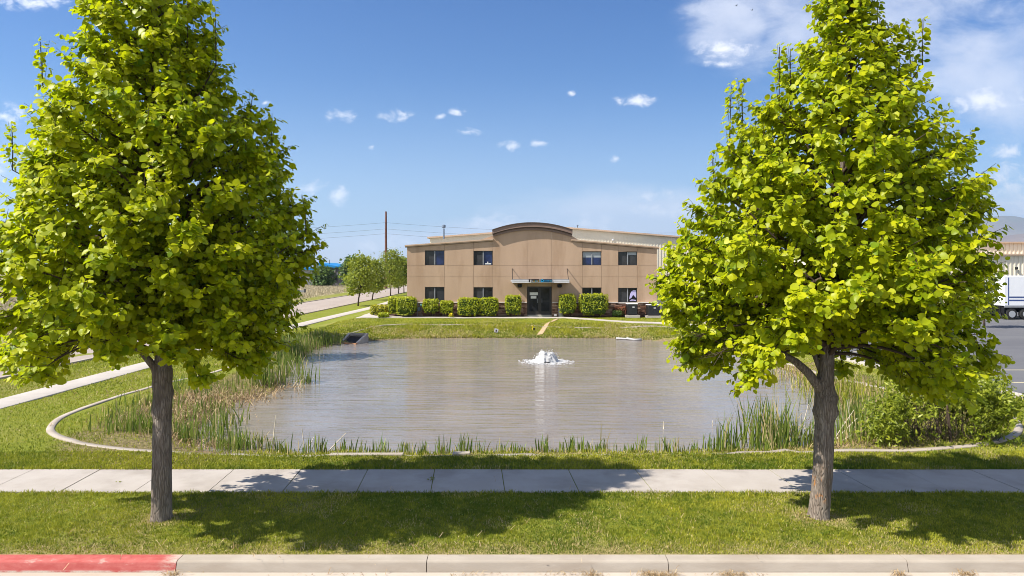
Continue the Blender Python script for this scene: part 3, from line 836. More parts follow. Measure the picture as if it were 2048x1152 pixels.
for (px, py, n, sx, sy, h) in [(1452, 903, 26, .12, .15, 1.25), (1465, 903, 22, .12, .15, 1.0), (1440, 905, 16, .2, .1, .6), (1520, 888, 80, .22, .4, 1.65), (1545, 885, 90, .25, .4, 1.55), (1572, 885, 50, .2, .4, 1.5), (1530, 900, 60, .35, .15, .8),
                               (1600, 895, 60, .3, .3, 1.1), (1590, 903, 50, .5, .1, .5), (1630, 898, 40, .25, .3, .9), (1700, 890, 90, .4, .5, .9), (1730, 870, 120, .45, .7, 1.1), (1755, 850, 90, .45, .8, 1.05), (1765, 880, 60, .35, .5, .8), (1720, 840, 60, .4, .8, .9),
                               (1790, 898, 50, .5, .15, .5), (1840, 898, 40, .5, .12, .5)]:
    x_, y_ = at(px, py, -.3); L.append((x_, y_, n, sx, sy, h))
reeds('reed_bed', 'tall green reeds at the right end of the near pond edge round the tree trunk', L, 64)
L = [(*at(px, py, -.1), 80, .9, 1.1, .75) for px, py in ((1690, 800), (1720, 790), (1745, 800), (1700, 775), (1665, 775), (1640, 765), (1600, 752), (1560, 738))]
reeds('reed_bed', 'pale yellowing reeds and grass on the right pond bank behind the tree', L, 65, 'grass_blade')
# dead straw and litter lying among the reeds
def litter(name, label, areas, seed, ln=(.15, .7), up=.25, wd=.012, m='straw'):
    rng = np.random.RandomState(seed); VX, LEN = [], []
    X = np.concatenate([a[0] + rng.randn(a[2]) * a[3] for a in areas]); Y = np.concatenate([a[1] + rng.randn(a[2]) * a[4] for a in areas])
    n = len(X); l = ln[0] + (ln[1] - ln[0]) * rng.rand(n) ** 2
    z = np.maximum(H(X, Y), WZ) + .01
    return blades(name, X, Y, z, l, wd * (.6 + .8 * rng.rand(n)), M[m], label, 'litter', seed, lay=pi / 2 - np.abs(rng.randn(n)) * up - .02, seg=1)


A = [(*at(px, py, -.2), n, sx, sy) for px, py, n, sx, sy in [(400, 800, 700, .9, .9), (440, 800, 500, .7, .8), (360, 830, 500, .8, .6), (300, 850, 400, .7, .5), (420, 880, 250, .7, .3), (500, 792, 250, .6, .5), (560, 770, 200, .5, .6), (250, 800, 60, 1, .6)]]
litter('reed_litter', 'brown dead reed litter on the left pond bank among the green reeds', A, 71, ln=(.08, .5), up=.5, wd=.022)
A = [(*at(px, py, -.2), n, sx, sy) for px, py, n, sx, sy in [(1540, 733, 300, .9, .9), (1590, 750, 350, .8, .8), (1640, 770, 250, .6, .7), (1690, 850, 120, .5, .7), (1800, 895, 200, .7, .15), (1640, 900, 100, .8, .1), (1880, 893, 160, .8, .15)]]
litter('reed_litter', 'tan dead stalks scattered on the right pond bank', A, 72, ln=(.1, .55), up=.35)
# dead pale stalks standing and leaning
def stalks(name, label, lst, seed):
    mb = MB(); rng = np.random.RandomState(seed)
    for (px, py, tx, ty) in lst:
        a = np.array([*at(px, py, WZ), 0.0]); a[2] = max(float(H(a[0:1], a[1:2])[0]), WZ - .05)
        # tip: same depth, read off the photograph
        Y = a[1] + rng.randn() * .05
        b = ((tx - CX) * Y / F, Y, CAMH - (ty - HY) * Y / F)
        mb.tube([a, ((a[0] + b[0]) / 2 + rng.randn() * .02, Y, (a[2] + b[2]) / 2), b], [.016, .014, .008], 5)
    return tag(mb.build(name, M['bleached']), label, 'reeds', kind='stuff')


stalks('dead_stalks', 'bleached dead reed stalks leaning out of the water on the left', [(607, 907, 604, 857), (615, 907, 628, 874), (650, 906, 692, 866), (505, 903, 503, 858), (545, 903, 552, 830), (525, 780, 512, 745), (556, 772, 548, 742), (596, 760, 575, 722), (603, 765, 583, 720), (560, 770, 560, 728), (573, 768, 572, 730), (590, 768, 590, 726), (598, 782, 598, 770), (606, 782, 606, 775), (648, 720, 648, 706), (638, 722, 638, 704)], 3)
stalks('dead_stalks', 'bundle of bleached dead stalks leaning beside the right tree trunk', [(1592, 893, 1617, 808), (1549, 880, 1552, 824), (1560, 902, 1562, 868), (1545, 885, 1562, 868), (1668, 888, 1708, 820), (1670, 886, 1715, 836), (1690, 890, 1712, 850), (1697, 850, 1698, 798), (1700, 880, 1694, 800), (1680, 893, 1740, 850), (1664, 890, 1690, 842), (1426, 851, 1426, 840), (1327, 858, 1327, 843), (1620, 880, 1634, 850)], 4)
# gutter straw and lawn straw
A = [((px - CX) * 10.58 / F, 10.56, n, sx, .02) for px, n, sx in [(1130, 30, .2), (1185, 90, .08), (1300, 130, .1), (1325, 80, .06), (1345, 50, .05), (1450, 50, .1), (1475, 60, .12), (1470, 26, .3), (1800, 60, .08), (1930, 80, .09), (345, 70, .06), (700, 20, .5), (1000, 20, .5), (930, 25, .12)]]
def flat_litter(name, label, areas, seed, zf, ln=(.04, .2)):
    rng = np.random.RandomState(seed)
    X = np.concatenate([a[0] + rng.randn(a[2]) * a[3] for a in areas]); Y = np.concatenate([a[1] + rng.randn(a[2]) * a[4] for a in areas])
    n = len(X); l = ln[0] + (ln[1] - ln[0]) * rng.rand(n) ** 2
    return blades(name, X, Y, zf(X, Y), l, .006 + .004 * rng.rand(n), M['straw'], label, 'litter', seed, lay=pi / 2 - np.abs(rng.randn(n)) * .12, seg=1)
flat_litter('straw_litter', 'small heaps of dry straw lying in the gutter along the kerb', [(a[0], min(a[1], 10.6), a[2], a[3], a[4]) for a in A], 73, lambda x, y: np.full(len(x), -.158))
A = [(0, 12.3, 330, 5.5, .9), (0, 11.15, 260, 6, .1)]
flat_litter('straw_litter', 'scattered dry straw stems lying on the verge grass', A, 74, lambda x, y: np.full(len(x), .03), ln=(.05, .3))
# ================================================================== LIME TREES
def leaf_cloud(P, Tdir, Nrm, size, seed, round_=True):
    """many small folded leaves: 9 points, four faces each"""
    rng = np.random.RandomState(seed); n = len(P)
    Tdir = norm(Tdir); Nrm = norm(Nrm - Tdir * np.sum(Nrm * Tdir, 1, keepdims=True)); B = np.cross(Tdir, Nrm)
    if round_:
        tpl = np.array([[0, 0.02], [0, .5], [0, 1.05], [.36, .04], [.50, .42], [.34, .82], [-.36, .04], [-.50, .42], [-.34, .82]])
    else:
        tpl = np.array([[0, 0], [0, .5], [0, 1.1], [.13, .15], [.19, .45], [.12, .8], [-.13, .15], [-.19, .45], [-.12, .8]])
    fold = (0.02 + 0.30 * rng.rand(n))[:, None]; curl = (rng.randn(n) * .18 - .16)[:, None]
    asym = 1 + rng.randn(n)[:, None] * .08
    x = tpl[:, 0][None] * asym; y = tpl[:, 1][None] * np.ones((n, 1))
    z = np.abs(tpl[:, 0])[None] * fold * 1.1 + curl * (tpl[:, 1] ** 2)[None]
    s = size[:, None, None]
    V = P[:, None] + s * (x[..., None] * B[:, None] + y[..., None] * Tdir[:, None] + z[..., None] * Nrm[:, None])
    q = np.array([[0, 3, 4, 1], [1, 4, 5, 2], [0, 1, 7, 6], [1, 2, 8, 7]])
    Fq = (np.arange(n)[:, None, None] * 9 + q[None]).reshape(-1, 4)
    return V.reshape(-1, 3), Fq


def twig_mesh(A, Bp, r):
    """thin three-sided sticks from A to B"""
    d = norm(Bp - A); u = norm(np.cross(d, np.array([0.31, 0.52, 0.79]))); v = np.cross(d, u)
    rows = []
    for base, rad in ((A, r), (Bp, r * .45)):
        for k in range(3):
            a = 2 * pi * k / 3; rows.append(base + (u * cos(a) + v * sin(a)) * rad[:, None])
    V = np.stack(rows, 1).reshape(-1, 3); o = np.arange(len(A))[:, None] * 6
    Fq = np.concatenate([o + np.array([[k, (k + 1) % 3, 3 + (k + 1) % 3, 3 + k]]) for k in range(3)])
    return V, Fq


def edge_radius(base, zc, px_edge):
    D = math.hypot(base[0], base[1]); a0 = math.atan2(base[0], base[1]); a1 = math.atan((px_edge - CX) / F)
    return D * abs(sin(a1 - a0))


def lime_tree(name, label, base, outline, seed, lean, trunk_r, bumps, limbs, barkm, spikes, nb=120, gap=None, dens=1.0, skirt=(1.0, 2.85, .1), sunray=None, droops=()):
    rng = np.random.RandomState(seed); rnd = random.Random(seed)
    root = thing(name, label, 'tree', (base[0], base[1], 0))
    ztop = lean[-1][0]
    cx = lambda z: np.interp(z, [l[0] for l in lean], [l[1] for l in lean])
    cy = lambda z: np.interp(z, [l[0] for l in lean], [l[2] for l in lean])
    # trunk: many rings with knots
    zs = np.concatenate([np.linspace(-0.12, 3.2, 62), np.linspace(3.3, ztop * .93, 40)])
    seg = 26; ang = np.linspace(0, 2 * pi, seg, endpoint=False)
    ZZ, AA = np.meshgrid(zs, ang, indexing='ij')
    RR = np.interp(ZZ, [b[0] for b in trunk_r], [b[1] for b in trunk_r])
    RR = RR * (1 + .16 * np.exp(-np.maximum(ZZ + .05, 0) / .10) * (1 + .6 * np.sin(AA * 5 + seed)))
    for (bz, ba, bw, bh, aw) in bumps:
        da = np.angle(np.exp(1j * (AA - ba)))
        RR = RR + bh * np.exp(-((ZZ - bz) / bw) ** 2) * np.exp(-(da / aw) ** 2)
    RR = RR * (1 + .035 * np.sin(AA * 3 + ZZ * 1.3 + seed) + (vnoise(AA * 5, ZZ * 2.2, .5, seed) - .5) * .09)
    tv = np.stack([cx(ZZ) + RR * np.cos(AA), cy(ZZ) + RR * np.sin(AA), ZZ], -1).reshape(-1, 3)
    ix = np.arange(len(zs) * seg).reshape(len(zs), seg)
    tf = np.stack([ix[:-1], np.roll(ix, -1, 1)[:-1], np.roll(ix, -1, 1)[1:], ix[1:]], -1).reshape(-1, 4)
    trunk = np_mesh('trunk', tv, tf, M[barkm], root, smooth=True)
    # outline -> radius left / right by height
    def zy(py): return CAMH - (py - HY) * base[1] / F
    oz = np.array([zy(o[0]) for o in outline])[::-1]
    ol = np.array([edge_radius((base[0], base[1]), 0, o[1]) if o[1] is not None else -1 for o in outline])[::-1]
    orr = np.array([edge_radius((base[0], base[1]), 0, o[2]) for o in outline])[::-1]
    ol = np.where(ol < 0, orr, ol)
    # measured from the trunk foot: shift by the lean
    ol = ol + cx(oz); orr = orr - cx(oz)
    rl = lambda z: np.interp(z, oz, ol); rr_ = lambda z: np.interp(z, oz, orr)
    zlo, zhi = oz[0], oz[-1]
    def env(z, az):
        c = np.cos(az); L_, R_ = rl(z), rr_(z)
        r = np.where(c > 0, R_ * c * c + (L_ + R_) / 2 * .97 * (1 - c * c), L_ * c * c + (L_ + R_) / 2 * .97 * (1 - c * c))
        return r * (1 + .035 * np.sin(3 * az + z * 1.7 + seed) + .03 * np.sin(5 * az - z * 2.3))
    # branches
    zt = []; zgrid = np.linspace(zlo, zhi, 200); wgt = np.cumsum(rl(zgrid) + rr_(zgrid) + .35); wgt /= wgt[-1]
    twA, twB, twR, twS = [], [], [], []
    big = MB()
    for i in range(nb + len(droops)):
        u = min((i + .5) / nb, 1)
        ze = float(np.interp(u, wgt, zgrid)); az = i * 2.399963 + seed + rng.randn() * .12
        r = float(env(ze, az)) * (0.91 + .09 * rng.rand()) - .08 - .15 * float(sm(5.0, 7.0, ze))
        r = max(r, .12)
        rise = np.clip(.55 * r, .25, 1.5) * sm(zlo - .2, zlo + 2.6, ze) + (.0 if ze > zlo + 1.2 else -.15)
        za = max(2.9 + .7 * rng.rand(), ze - rise - .2 * rng.rand()); za = min(za, ztop * .9)
        if i >= nb:
            dpx, dpy, dyy = droops[i - nb]; Yd = base[1] + dyy
            ex_, ey_ = (dpx - CX) * Yd / F - base[0], dyy; ze = CAMH - (dpy - HY) * Yd / F + .1
            az = math.atan2(ey_, ex_); r = math.hypot(ex_ - cx(ze), ey_); za = 3.3 + 1.3 * rng.rand()
        a = np.array([cx(za), cy(za), za]); e = np.array([cx(ze) + r * cos(az), cy(ze) + r * sin(az), ze])
        mid = (a + e) / 2 + np.array([0, 0, .16 * r * (1 if ze > zlo + .8 else 1.6)]) + rng.randn(3) * .05 * r
        ts = np.linspace(0, 1, 8)[:, None]
        path = (1 - ts) ** 2 * a + 2 * ts * (1 - ts) * mid + ts ** 2 * e
        if e[2] < skirt[1] + .1 and (math.hypot(e[0] - cx(e[2]), e[1]) < skirt[0] * 1.45 or (abs(e[0] - cx(e[2]) + skirt[2]) < .95 and e[1] < .2)):
            continue
        r0 = .016 + .013 * r
        big.tube(path, list(np.linspace(r0, .006, 8)), 5, caps=False)
        L_ = float(np.sum(np.linalg.norm(np.diff(path, axis=0), axis=1)))
        nt = int(max(4, L_ * 9.6 * dens))
        for k in range(nt):
            tq = .14 + .86 * ((k + rng.rand()) / nt) ** .72
            if k == nt - 1: tq = 1.0
            q = (1 - tq) ** 2 * a + 2 * tq * (1 - tq) * mid + tq ** 2 * e
            bd = 2 * (1 - tq) * (mid - a) + 2 * tq * (e - mid); bd /= np.linalg.norm(bd)
            outd = np.array([q[0] - cx(q[2]), q[1] - cy(q[2]), 0]); outd /= (np.linalg.norm(outd) + 1e-6)
            td = bd * .6 + outd * .25 + np.array([0, 0, .28]) + rng.randn(3) * .55
            if tq == 1.0: td = bd + np.array([0, 0, .35]) + rng.randn(3) * .15
            td /= np.linalg.norm(td)
            ln = (.28 + .34 * rng.rand()) * (.75 + .35 * (1 - abs(2 * tq - 1)))
            twA.append(q); twB.append(q + td * ln); twR.append(.0065); twS.append(1.0)
            if k == nt - 1:
                for _ in range(5):
                    t2 = bd * .5 + np.array([0, 0, .15]) + rng.randn(3) * .6; t2 /= np.linalg.norm(t2)
                    q2 = q - bd * .25 * rng.rand(); twA.append(q2); twB.append(q2 + t2 * (.2 + .2 * rng.rand())); twR.append(.005); twS.append(1.0)
    for (px, y0, y1, dy_) in spikes:
        Yd = base[1] + dy_
        X = (px - CX) * Yd / F - base[0]
        z0 = CAMH - (y1 - HY) * Yd / F; z1 = CAMH - (y0 - HY) * Yd / F
        n = max(2, int((z1 - z0) / .34)); off = rng.randn(2) * .03
        foot = np.array([cx(z0 - .8) * .5 + X * .5, dy_ * .6, z0 - .9]); p0 = np.array([X, dy_, z0])
        big.tube([foot, (foot + p0) / 2 + np.array([.05, 0, .05]), p0, [X + off[0], dy_ + off[1], z1]], [.02, .015, .011, .005], 5, caps=False)
        for k in range(n):
            zz = z0 + (z1 - z0) * k / n
            b_ = np.array([X + off[0] * k / n, dy_ + off[1] * k / n, zz])
            for _ in range(2):
                twA.append(b_); twB.append(b_ + np.array([rng.randn() * .05, rng.randn() * .05, (z1 - z0) / n * 1.15])); twR.append(.005); twS.append(.82)
    A = np.array(twA); Bp = np.array(twB)
    if gap:
        keep = ~((np.hypot(A[:, 0] - cx(A[:, 2]), A[:, 1]) < skirt[0] * (.75 + .5 * rng.rand(len(A)))) & (np.minimum(A[:, 2], Bp[:, 2]) < skirt[1]))
        keep &= ~((np.abs(A[:, 0] - cx(A[:, 2]) + skirt[2]) < .75 * (.7 + .6 * rng.rand(len(A)))) & (A[:, 1] < .2) & (np.minimum(A[:, 2], Bp[:, 2]) < skirt[1] - .02 - .17 * A[:, 1]))
        for (gpx, gpy, gr) in gap:       # thin places in the crown, as world spheres through its depth
            Yd = base[1]; gX = (gpx - CX) * Yd / F - base[0]; gZ = CAMH - (gpy - HY) * Yd / F
            dd = np.hypot(A[:, 0] - gX, A[:, 2] - gZ)
            keep &= ~((dd < gr) & (rng.rand(len(A)) < .8))
        A, Bp = A[keep], Bp[keep]; twR = np.array(twR)[keep]; twS = np.array(twS)[keep]
    twR = np.array(twR); twS = np.array(twS)
    # leaves along every twig
    Lt = np.linalg.norm(Bp - A, axis=1); npt = np.maximum(4, (Lt / .038).astype(int))
    idx = np.repeat(np.arange(len(A)), npt); within = np.concatenate([np.arange(k) for k in npt]); frac = (within + .6) / npt[idx]
    D = norm(Bp - A)[idx]; Pb = A[idx] + (Bp - A)[idx] * frac[:, None]
    nL = len(Pb)
    sidev = norm(np.cross(D, np.array([0, 0, 1.0]) + .25 * rng.randn(nL, 3))) * np.where(within % 2 == 0, 1, -1)[:, None]
    outv = norm(np.stack([Pb[:, 0] - cx(Pb[:, 2]), Pb[:, 1] - cy(Pb[:, 2]), 0 * Pb[:, 0]], 1))
    Tt = D * .35 + sidev * .75 + outv * .28 + np.array([0, 0, -.55]) + rng.randn(nL, 3) * .34
    Nn = np.array([0, 0, 1.0]) * .75 + outv * .55 + rng.randn(nL, 3) * .42
    size = (.078 + .060 * rng.rand(nL)) * twS[idx] * (1 - .25 * frac ** 3) * np.where(rng.rand(nL) < .1, 1.25, 1)
    Pl = Pb + norm(Tt) * .028 + sidev * .012
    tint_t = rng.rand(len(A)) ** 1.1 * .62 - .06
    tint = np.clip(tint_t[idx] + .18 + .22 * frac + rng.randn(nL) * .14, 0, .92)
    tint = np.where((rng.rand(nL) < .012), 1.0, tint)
    if sunray:      # an opening on the sunny side that lets light reach the trunk foot
        tq = -Pl[:, 0] / .89; fy = Pl[:, 1] + .34 * tq; fz_ = Pl[:, 2] - tq
        ok = ~((tq > .3) & (np.abs(fy) < sunray[2] * (.7 + .6 * vnoise(fz_ * 3, fy * 3, .5, 3))) & (fz_ > sunray[0]) & (fz_ < sunray[1] + .5 * (vnoise(fy * 4, fz_ * 0, .6, 8) - .5)))
        Pl, Tt, Nn, size, tint = Pl[ok], Tt[ok], Nn[ok], size[ok], tint[ok]; nL = len(Pl)
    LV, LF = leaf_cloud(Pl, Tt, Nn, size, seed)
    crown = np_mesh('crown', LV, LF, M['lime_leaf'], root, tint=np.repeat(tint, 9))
    TV, TF = twig_mesh(A, Bp, twR)
    np_mesh('twigs', TV, TF, M['twig_bark'], crown)
    big.build('branch_framework', M['twig_bark'], trunk, smooth=True)
    for (path, rads) in limbs:
        lb = MB(); lb.tube(path, rads, 14, caps=True)
        lb.build('limb', M[barkm], trunk, smooth=True)
    print(name, 'leaves', nL, 'twigs', len(A))
    return root


bL = at(322, 1038); bR = at(1638, 1034)
out_L = [(-100, 270, 310), (-60, 215, 370), (0, 150, 432), (50, 140, 448), (100, 112, 462), (150, 110, 465), (200, 75, 485), (250, 40, 565), (300, 12, 592), (350, 20, 604), (400, 18, 622), (450, -5, 630), (500, -30, 645),
         (550, -40, 628), (600, -40, 600), (650, -40, 585), (700, -25, 556), (740, 0, 525)]
out_R = [(-70, 1690, 1715), (-40, 1665, 1745), (0, 1642, 1770), (50, 1625, 1800), (100, 1592, 1830), (150, 1562, 1846), (200, 1515, 1872), (250, 1478, 1902), (300, 1432, 1945), (350, 1408, 1980), (400, 1388, 1986), (450, 1365, 1985),
         (500, 1318, 1990), (550, 1294, 1985), (600, 1305, 1985), (650, 1320, 1985), (700, 1338, 2005), (745, 1392, 1975), (775, 1500, 1930)]
lime_tree('lime_tree', 'dense lime tree at the left with a dark trunk beside the red kerb end', bL, out_L, 7,
          [(-.2, 0, 0), (2.6, 0.03, .02), (5, 0.0, .03), (8, -.15, 0), (10.6, -.28, 0)],
          [(-.2, .19), (0, .175), (.5, .168), (1.5, .16), (2.3, .155), (2.7, .16), (2.9, .13), (4, .095), (6, .06), (8, .035), (10.6, .008)],
          [(2.05, 2.6, .12, .04, 1.2), (2.08, 5.6, .12, .03, 1.0), (2.45, 3.2, .10, .03, .8), (2.3, .1, .10, .045, .5), (2.75, 3.3, .16, .03, 1.5), (1.95, 4.4, .07, .03, .8)],
          [([(.0, 0, 2.55), (-.10, -.06, 2.80), (-.26, -.14, 3.05), (-.55, -.25, 3.4)], [.085, .07, .055, .035]), ([(.02, 0, 3.1), (-.35, .1, 3.7), (-.6, .2, 4.3), (-.75, .25, 5.2)], [.07, .06, .05, .03]),
           ([(0, 0, 4.2), (.25, -.2, 4.8), (.4, -.3, 5.6)], [.06, .05, .03])],
          'bark_plain', [(86, 85, 180, -.3), (545, 232, 320, .2), (497, 185, 260, .3), (432, 18, 130, -.2), (25, 250, 340, .1), (60, 448, 540, -.5), (612, 395, 470, .2), (375, -30, 90, .1)], nb=225,
          gap=[(330, 350, .35), (420, 400, .3), (220, 470, .3), (240, 660, .35), (255, 720, .25)], droops=[(485, 738, -.4), (440, 748, -.3), (405, 752, -.6), (365, 742, -.9), (515, 715, 0), (60, 738, -.2), (20, 742, 0), (95, 728, -.4), (-30, 740, .2), (150, 690, .3)])
lime_tree('lime_tree', 'bright lime tree at the right with orange lichen on its pale trunk foot', bR, out_R, 19,
          [(-.2, -.02, 0), (0.8, .07, .0), (2.3, .12, .02), (3.2, .17, .02), (5, .32, .02), (8, .55, 0), (10.3, .62, 0)],
          [(-.2, .19), (0, .182), (.5, .175), (1.3, .172), (1.75, .165), (1.95, .19), (2.2, .18), (2.45, .145), (3, .125), (4, .10), (6, .06), (8, .035), (10.3, .008)],
          [(1.92, .1, .09, .07, .7), (2.2, .15, .10, .055, .7), (1.95, 3.2, .08, .03, .8), (2.12, 4.7, .14, .03, 1.2), (2.42, 3.1, .15, .05, .8), (1.8, 4.4, .06, .02, .5)],
          [([(.10, 0, 2.22), (-.06, -.03, 2.46), (-.24, -.07, 2.68), (-.48, -.12, 2.88), (-.95, -.2, 3.15)], [.11, .085, .078, .068, .04]), ([(.13, .04, 2.5), (.02, .08, 2.8), (-.12, .1, 3.2), (-.2, .1, 3.7)], [.06, .05, .043, .03]),
           ([(.25, 0, 4.0), (.6, .05, 4.6), (.85, .1, 5.3)], [.06, .05, .03]), ([(.25, .0, 3.6), (.8, .1, 3.8), (1.25, .15, 3.65), (1.7, .2, 3.3)], [.045, .035, .028, .016])],
          'bark_lichen', [(1458, 175, 300, -.2), (1487, 160, 300, -.15), (1558, 95, 210, -.1), (1582, 98, 220, 0), (1845, 40, 130, .0), (1822, 60, 160, .2), (1935, 265, 350, .1), (1430, 305, 380, 0), (1700, -40, 60, 0), (1650, -5, 60, .1), (1755, -5, 80, 0)], nb=225,
          gap=[(1690, 420, .38), (1745, 300, .28), (1690, 280, .25), (1800, 640, .42), (1740, 560, .3), (1710, 690, .3), (1650, 640, .18), (1470, 640, .28), (1640, 560, .2), (1700, 480, .3), (1850, 600, .2)], skirt=(.95, 3.1, .25), sunray=(-.3, 1.05, .30), droops=[(1868, 800, -.4), (1840, 785, -.6), (1890, 775, -.1), (1920, 760, .2), (1865, 770, -.9), (1440, 742, .1), (1405, 728, .3), (1370, 712, -.1)])


# ================================================================== STREET TREES
def small_tree(name, label, loc, h, rad, trunk_h, seed, leafm='street_leaf', n=2400, ls=.2, group=None, lean=0.0, cat='tree', sph=1.0, tr=.10):
    rng = np.random.RandomState(seed)
    root = thing(name, label, cat, loc, 0, group)
    mb = MB(); ch = h - trunk_h
    mb.tube([(0, 0, -.1), (lean * .3, 0, trunk_h * .5), (lean, .03, trunk_h), (lean * 1.3, .05, trunk_h + ch * .45), (lean * 1.4, 0, trunk_h + ch * .8)], [tr, tr * .85, tr * .75, tr * .4, tr * .12], 9)
    tips = []
    for i in range(13):
        az = i * 2.4 + seed; z0 = trunk_h * (.92 + .25 * rng.rand()) + ch * .28 * (i / 13); r = rad * (.5 + .35 * rng.rand()); z1 = z0 + ch * (.22 + .3 * rng.rand())
        e = (lean + r * cos(az), r * sin(az), z1)
        mb.tube([(lean, .02, z0), (lean + r * .45 * cos(az), r * .45 * sin(az), z0 + (z1 - z0) * .65), e], [tr * .38, tr * .25, tr * .08], 5)
    trunk = mb.build('trunk', M['twig_bark'], root, smooth=True)
    nc = 95; cz = trunk_h * .86 + ch * 1.04 * rng.rand(nc) ** .9
    t_ = (cz - trunk_h * .86) / (ch * 1.04)
    cr = rad * np.sqrt(np.clip(np.sin(pi * np.clip(t_ * .86 + .10, 0, 1)), 0, 1)) ** sph * np.sqrt(rng.rand(nc)) * (.75 + .4 * rng.rand(nc))
    ca = rng.rand(nc) * 2 * pi
    C = np.stack([lean + cr * np.cos(ca), cr * np.sin(ca), cz], 1)
    ci = rng.randint(0, nc, n); cs = (.13 + .10 * rng.rand(nc))[ci] * rad
    P_ = C[ci] + rng.randn(n, 3) * cs[:, None] * np.array([1, 1, .8])
    outv = norm(P_ - np.array([lean, 0, trunk_h + ch * .4]))
    LV, LF = leaf_cloud(P_, outv * .5 + rng.randn(n, 3) * .7 + np.array([0, 0, -.3]), outv * .6 + rng.randn(n, 3) * .5 + np.array([0, 0, .5]), ls * (.7 + .6 * rng.rand(n)), seed)
    np_mesh('crown', LV, LF, M[leafm], root, tint=np.repeat(np.clip((rng.rand(nc) * .6)[ci] + .2 + rng.randn(n) * .15, 0, .92), 9))
    return root


G = 'street trees along the left grass verge'
for (px, py, h, rad, th, sd, lean, lb) in [(716, 612, 6.0, 1.95, 1.75, 1, .25, 'nearest small street tree between the left street and the path with a forked trunk'),
                                      (744, 600.5, 5.6, 1.7, 1.7, 2, .45, 'leaning small street tree just behind the nearest one on the verge'),
                                      (781, 592, 7.2, 2.1, 2.0, 3, .1, 'tall street tree in front of the rusty power pole'),
                                      (797, 588, 6.3, 1.9, 1.9, 4, .1, 'street tree half hidden behind the tall one near the office corner'),
                                      (808, 586, 6.2, 1.8, 2.0, 5, -.1, 'farthest street tree touching the office wall edge in view')]:
    x_, y_ = at(px, py); small_tree('street_tree', lb, (x_, y_, 0), h, rad, th, sd + 40, n=3200, ls=.19, group=G, lean=lean)
small_tree('lawn_tree', 'young lawn tree between path and curved curb, nearer of two behind the left lime', (-15.0, 36.0, 0), 6.8, 1.9, 2.0, 51, n=2600, group='trees on the left lawn')
small_tree('lawn_tree', 'young lawn tree by the far left bank, farther of two behind the left lime', (-16.0, 43.8, 0), 6.6, 1.9, 2.0, 52, n=2600, group='trees on the left lawn')
x_, y_ = at(697, 578); small_tree('field_tree', 'dark feathery tree behind the first street tree', ((702 - CX) * 150 / F, 150, 0), 6.8, 2.3, 1.5, 53, 'dark_leaf', 1300, .42)
small_tree('field_tree', 'round green tree in front of the blue roofed building', ((646 - CX) * 158 / F, 158, 0), 4.3, 2.6, .5, 54, 'dark_leaf', 2200, .4, sph=.7)
small_tree('lot_tree', 'young tree in front of the white trailer behind the right lime tree', ((1968 - CX) * 52 / F, 52, 0), 4.8, 1.05, 1.2, 55, 'street_leaf', 1500, .16)

# ================================================================== SHRUBS AND HEDGES
SC = 24.5; BY = 1365.33 / SC                       # office front: 24.5 photo pixels per metre
fx = lambda px: (px - CX) / SC
fz = lambda py: CAMH - (py - HY) / SC


def hedge(name, label, x0, x1, y0, y1, z0, z1, seed, m='hedge_leaf', n=2200, ls=.075, group='clipped hedges along the office front', stem=True, rnd=.28, cat='hedge'):
    rng = np.random.RandomState(seed)
    cx_, cy_ = (x0 + x1) / 2, (y0 + y1) / 2; hx, hy, hz = (x1 - x0) / 2, (y1 - y0) / 2, (z1 - z0) / 2
    root = thing(name, label, cat, (cx_, cy_, z0 - .12), 0, group)
    # rounded box surface
    d_ = norm(rng.randn(n * 2, 3)); p_ = 8.0
    k = (np.abs(d_) ** p_).sum(1) ** (-1 / p_); Q = d_ * k[:, None]
    Q = Q[Q[:, 2] > -1.1][:n]; n = len(Q)
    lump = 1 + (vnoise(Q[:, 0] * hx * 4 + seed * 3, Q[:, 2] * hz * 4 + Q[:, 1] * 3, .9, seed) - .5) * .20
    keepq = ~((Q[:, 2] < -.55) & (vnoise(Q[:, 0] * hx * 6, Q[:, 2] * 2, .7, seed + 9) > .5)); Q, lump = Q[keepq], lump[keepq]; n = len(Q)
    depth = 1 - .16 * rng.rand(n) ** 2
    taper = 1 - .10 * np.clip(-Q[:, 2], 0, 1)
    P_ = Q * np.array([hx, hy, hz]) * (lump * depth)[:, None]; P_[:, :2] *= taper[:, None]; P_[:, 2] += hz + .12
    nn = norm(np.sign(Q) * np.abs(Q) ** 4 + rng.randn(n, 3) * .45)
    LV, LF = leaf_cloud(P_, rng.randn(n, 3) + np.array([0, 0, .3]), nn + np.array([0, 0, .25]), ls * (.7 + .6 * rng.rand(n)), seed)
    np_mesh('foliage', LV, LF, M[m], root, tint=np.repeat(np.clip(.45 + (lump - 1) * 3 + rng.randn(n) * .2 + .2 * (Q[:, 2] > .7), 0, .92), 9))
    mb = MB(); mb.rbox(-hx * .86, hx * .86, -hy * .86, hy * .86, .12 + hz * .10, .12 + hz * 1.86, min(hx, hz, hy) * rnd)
    mb.build('light_block_core', M['dark_leaf_core'], root)  # solid dark box added inside the foliage to block light
    if stem:
        for q in (-.35, .1, .4):
            s = MB(); s.tube([(q * hx, 0, -.1), (q * hx * 1.2, .02, .1 + hz * .3)], [.03, .02], 6)
            s.build('stem', M['twig_bark'], root)
    return root


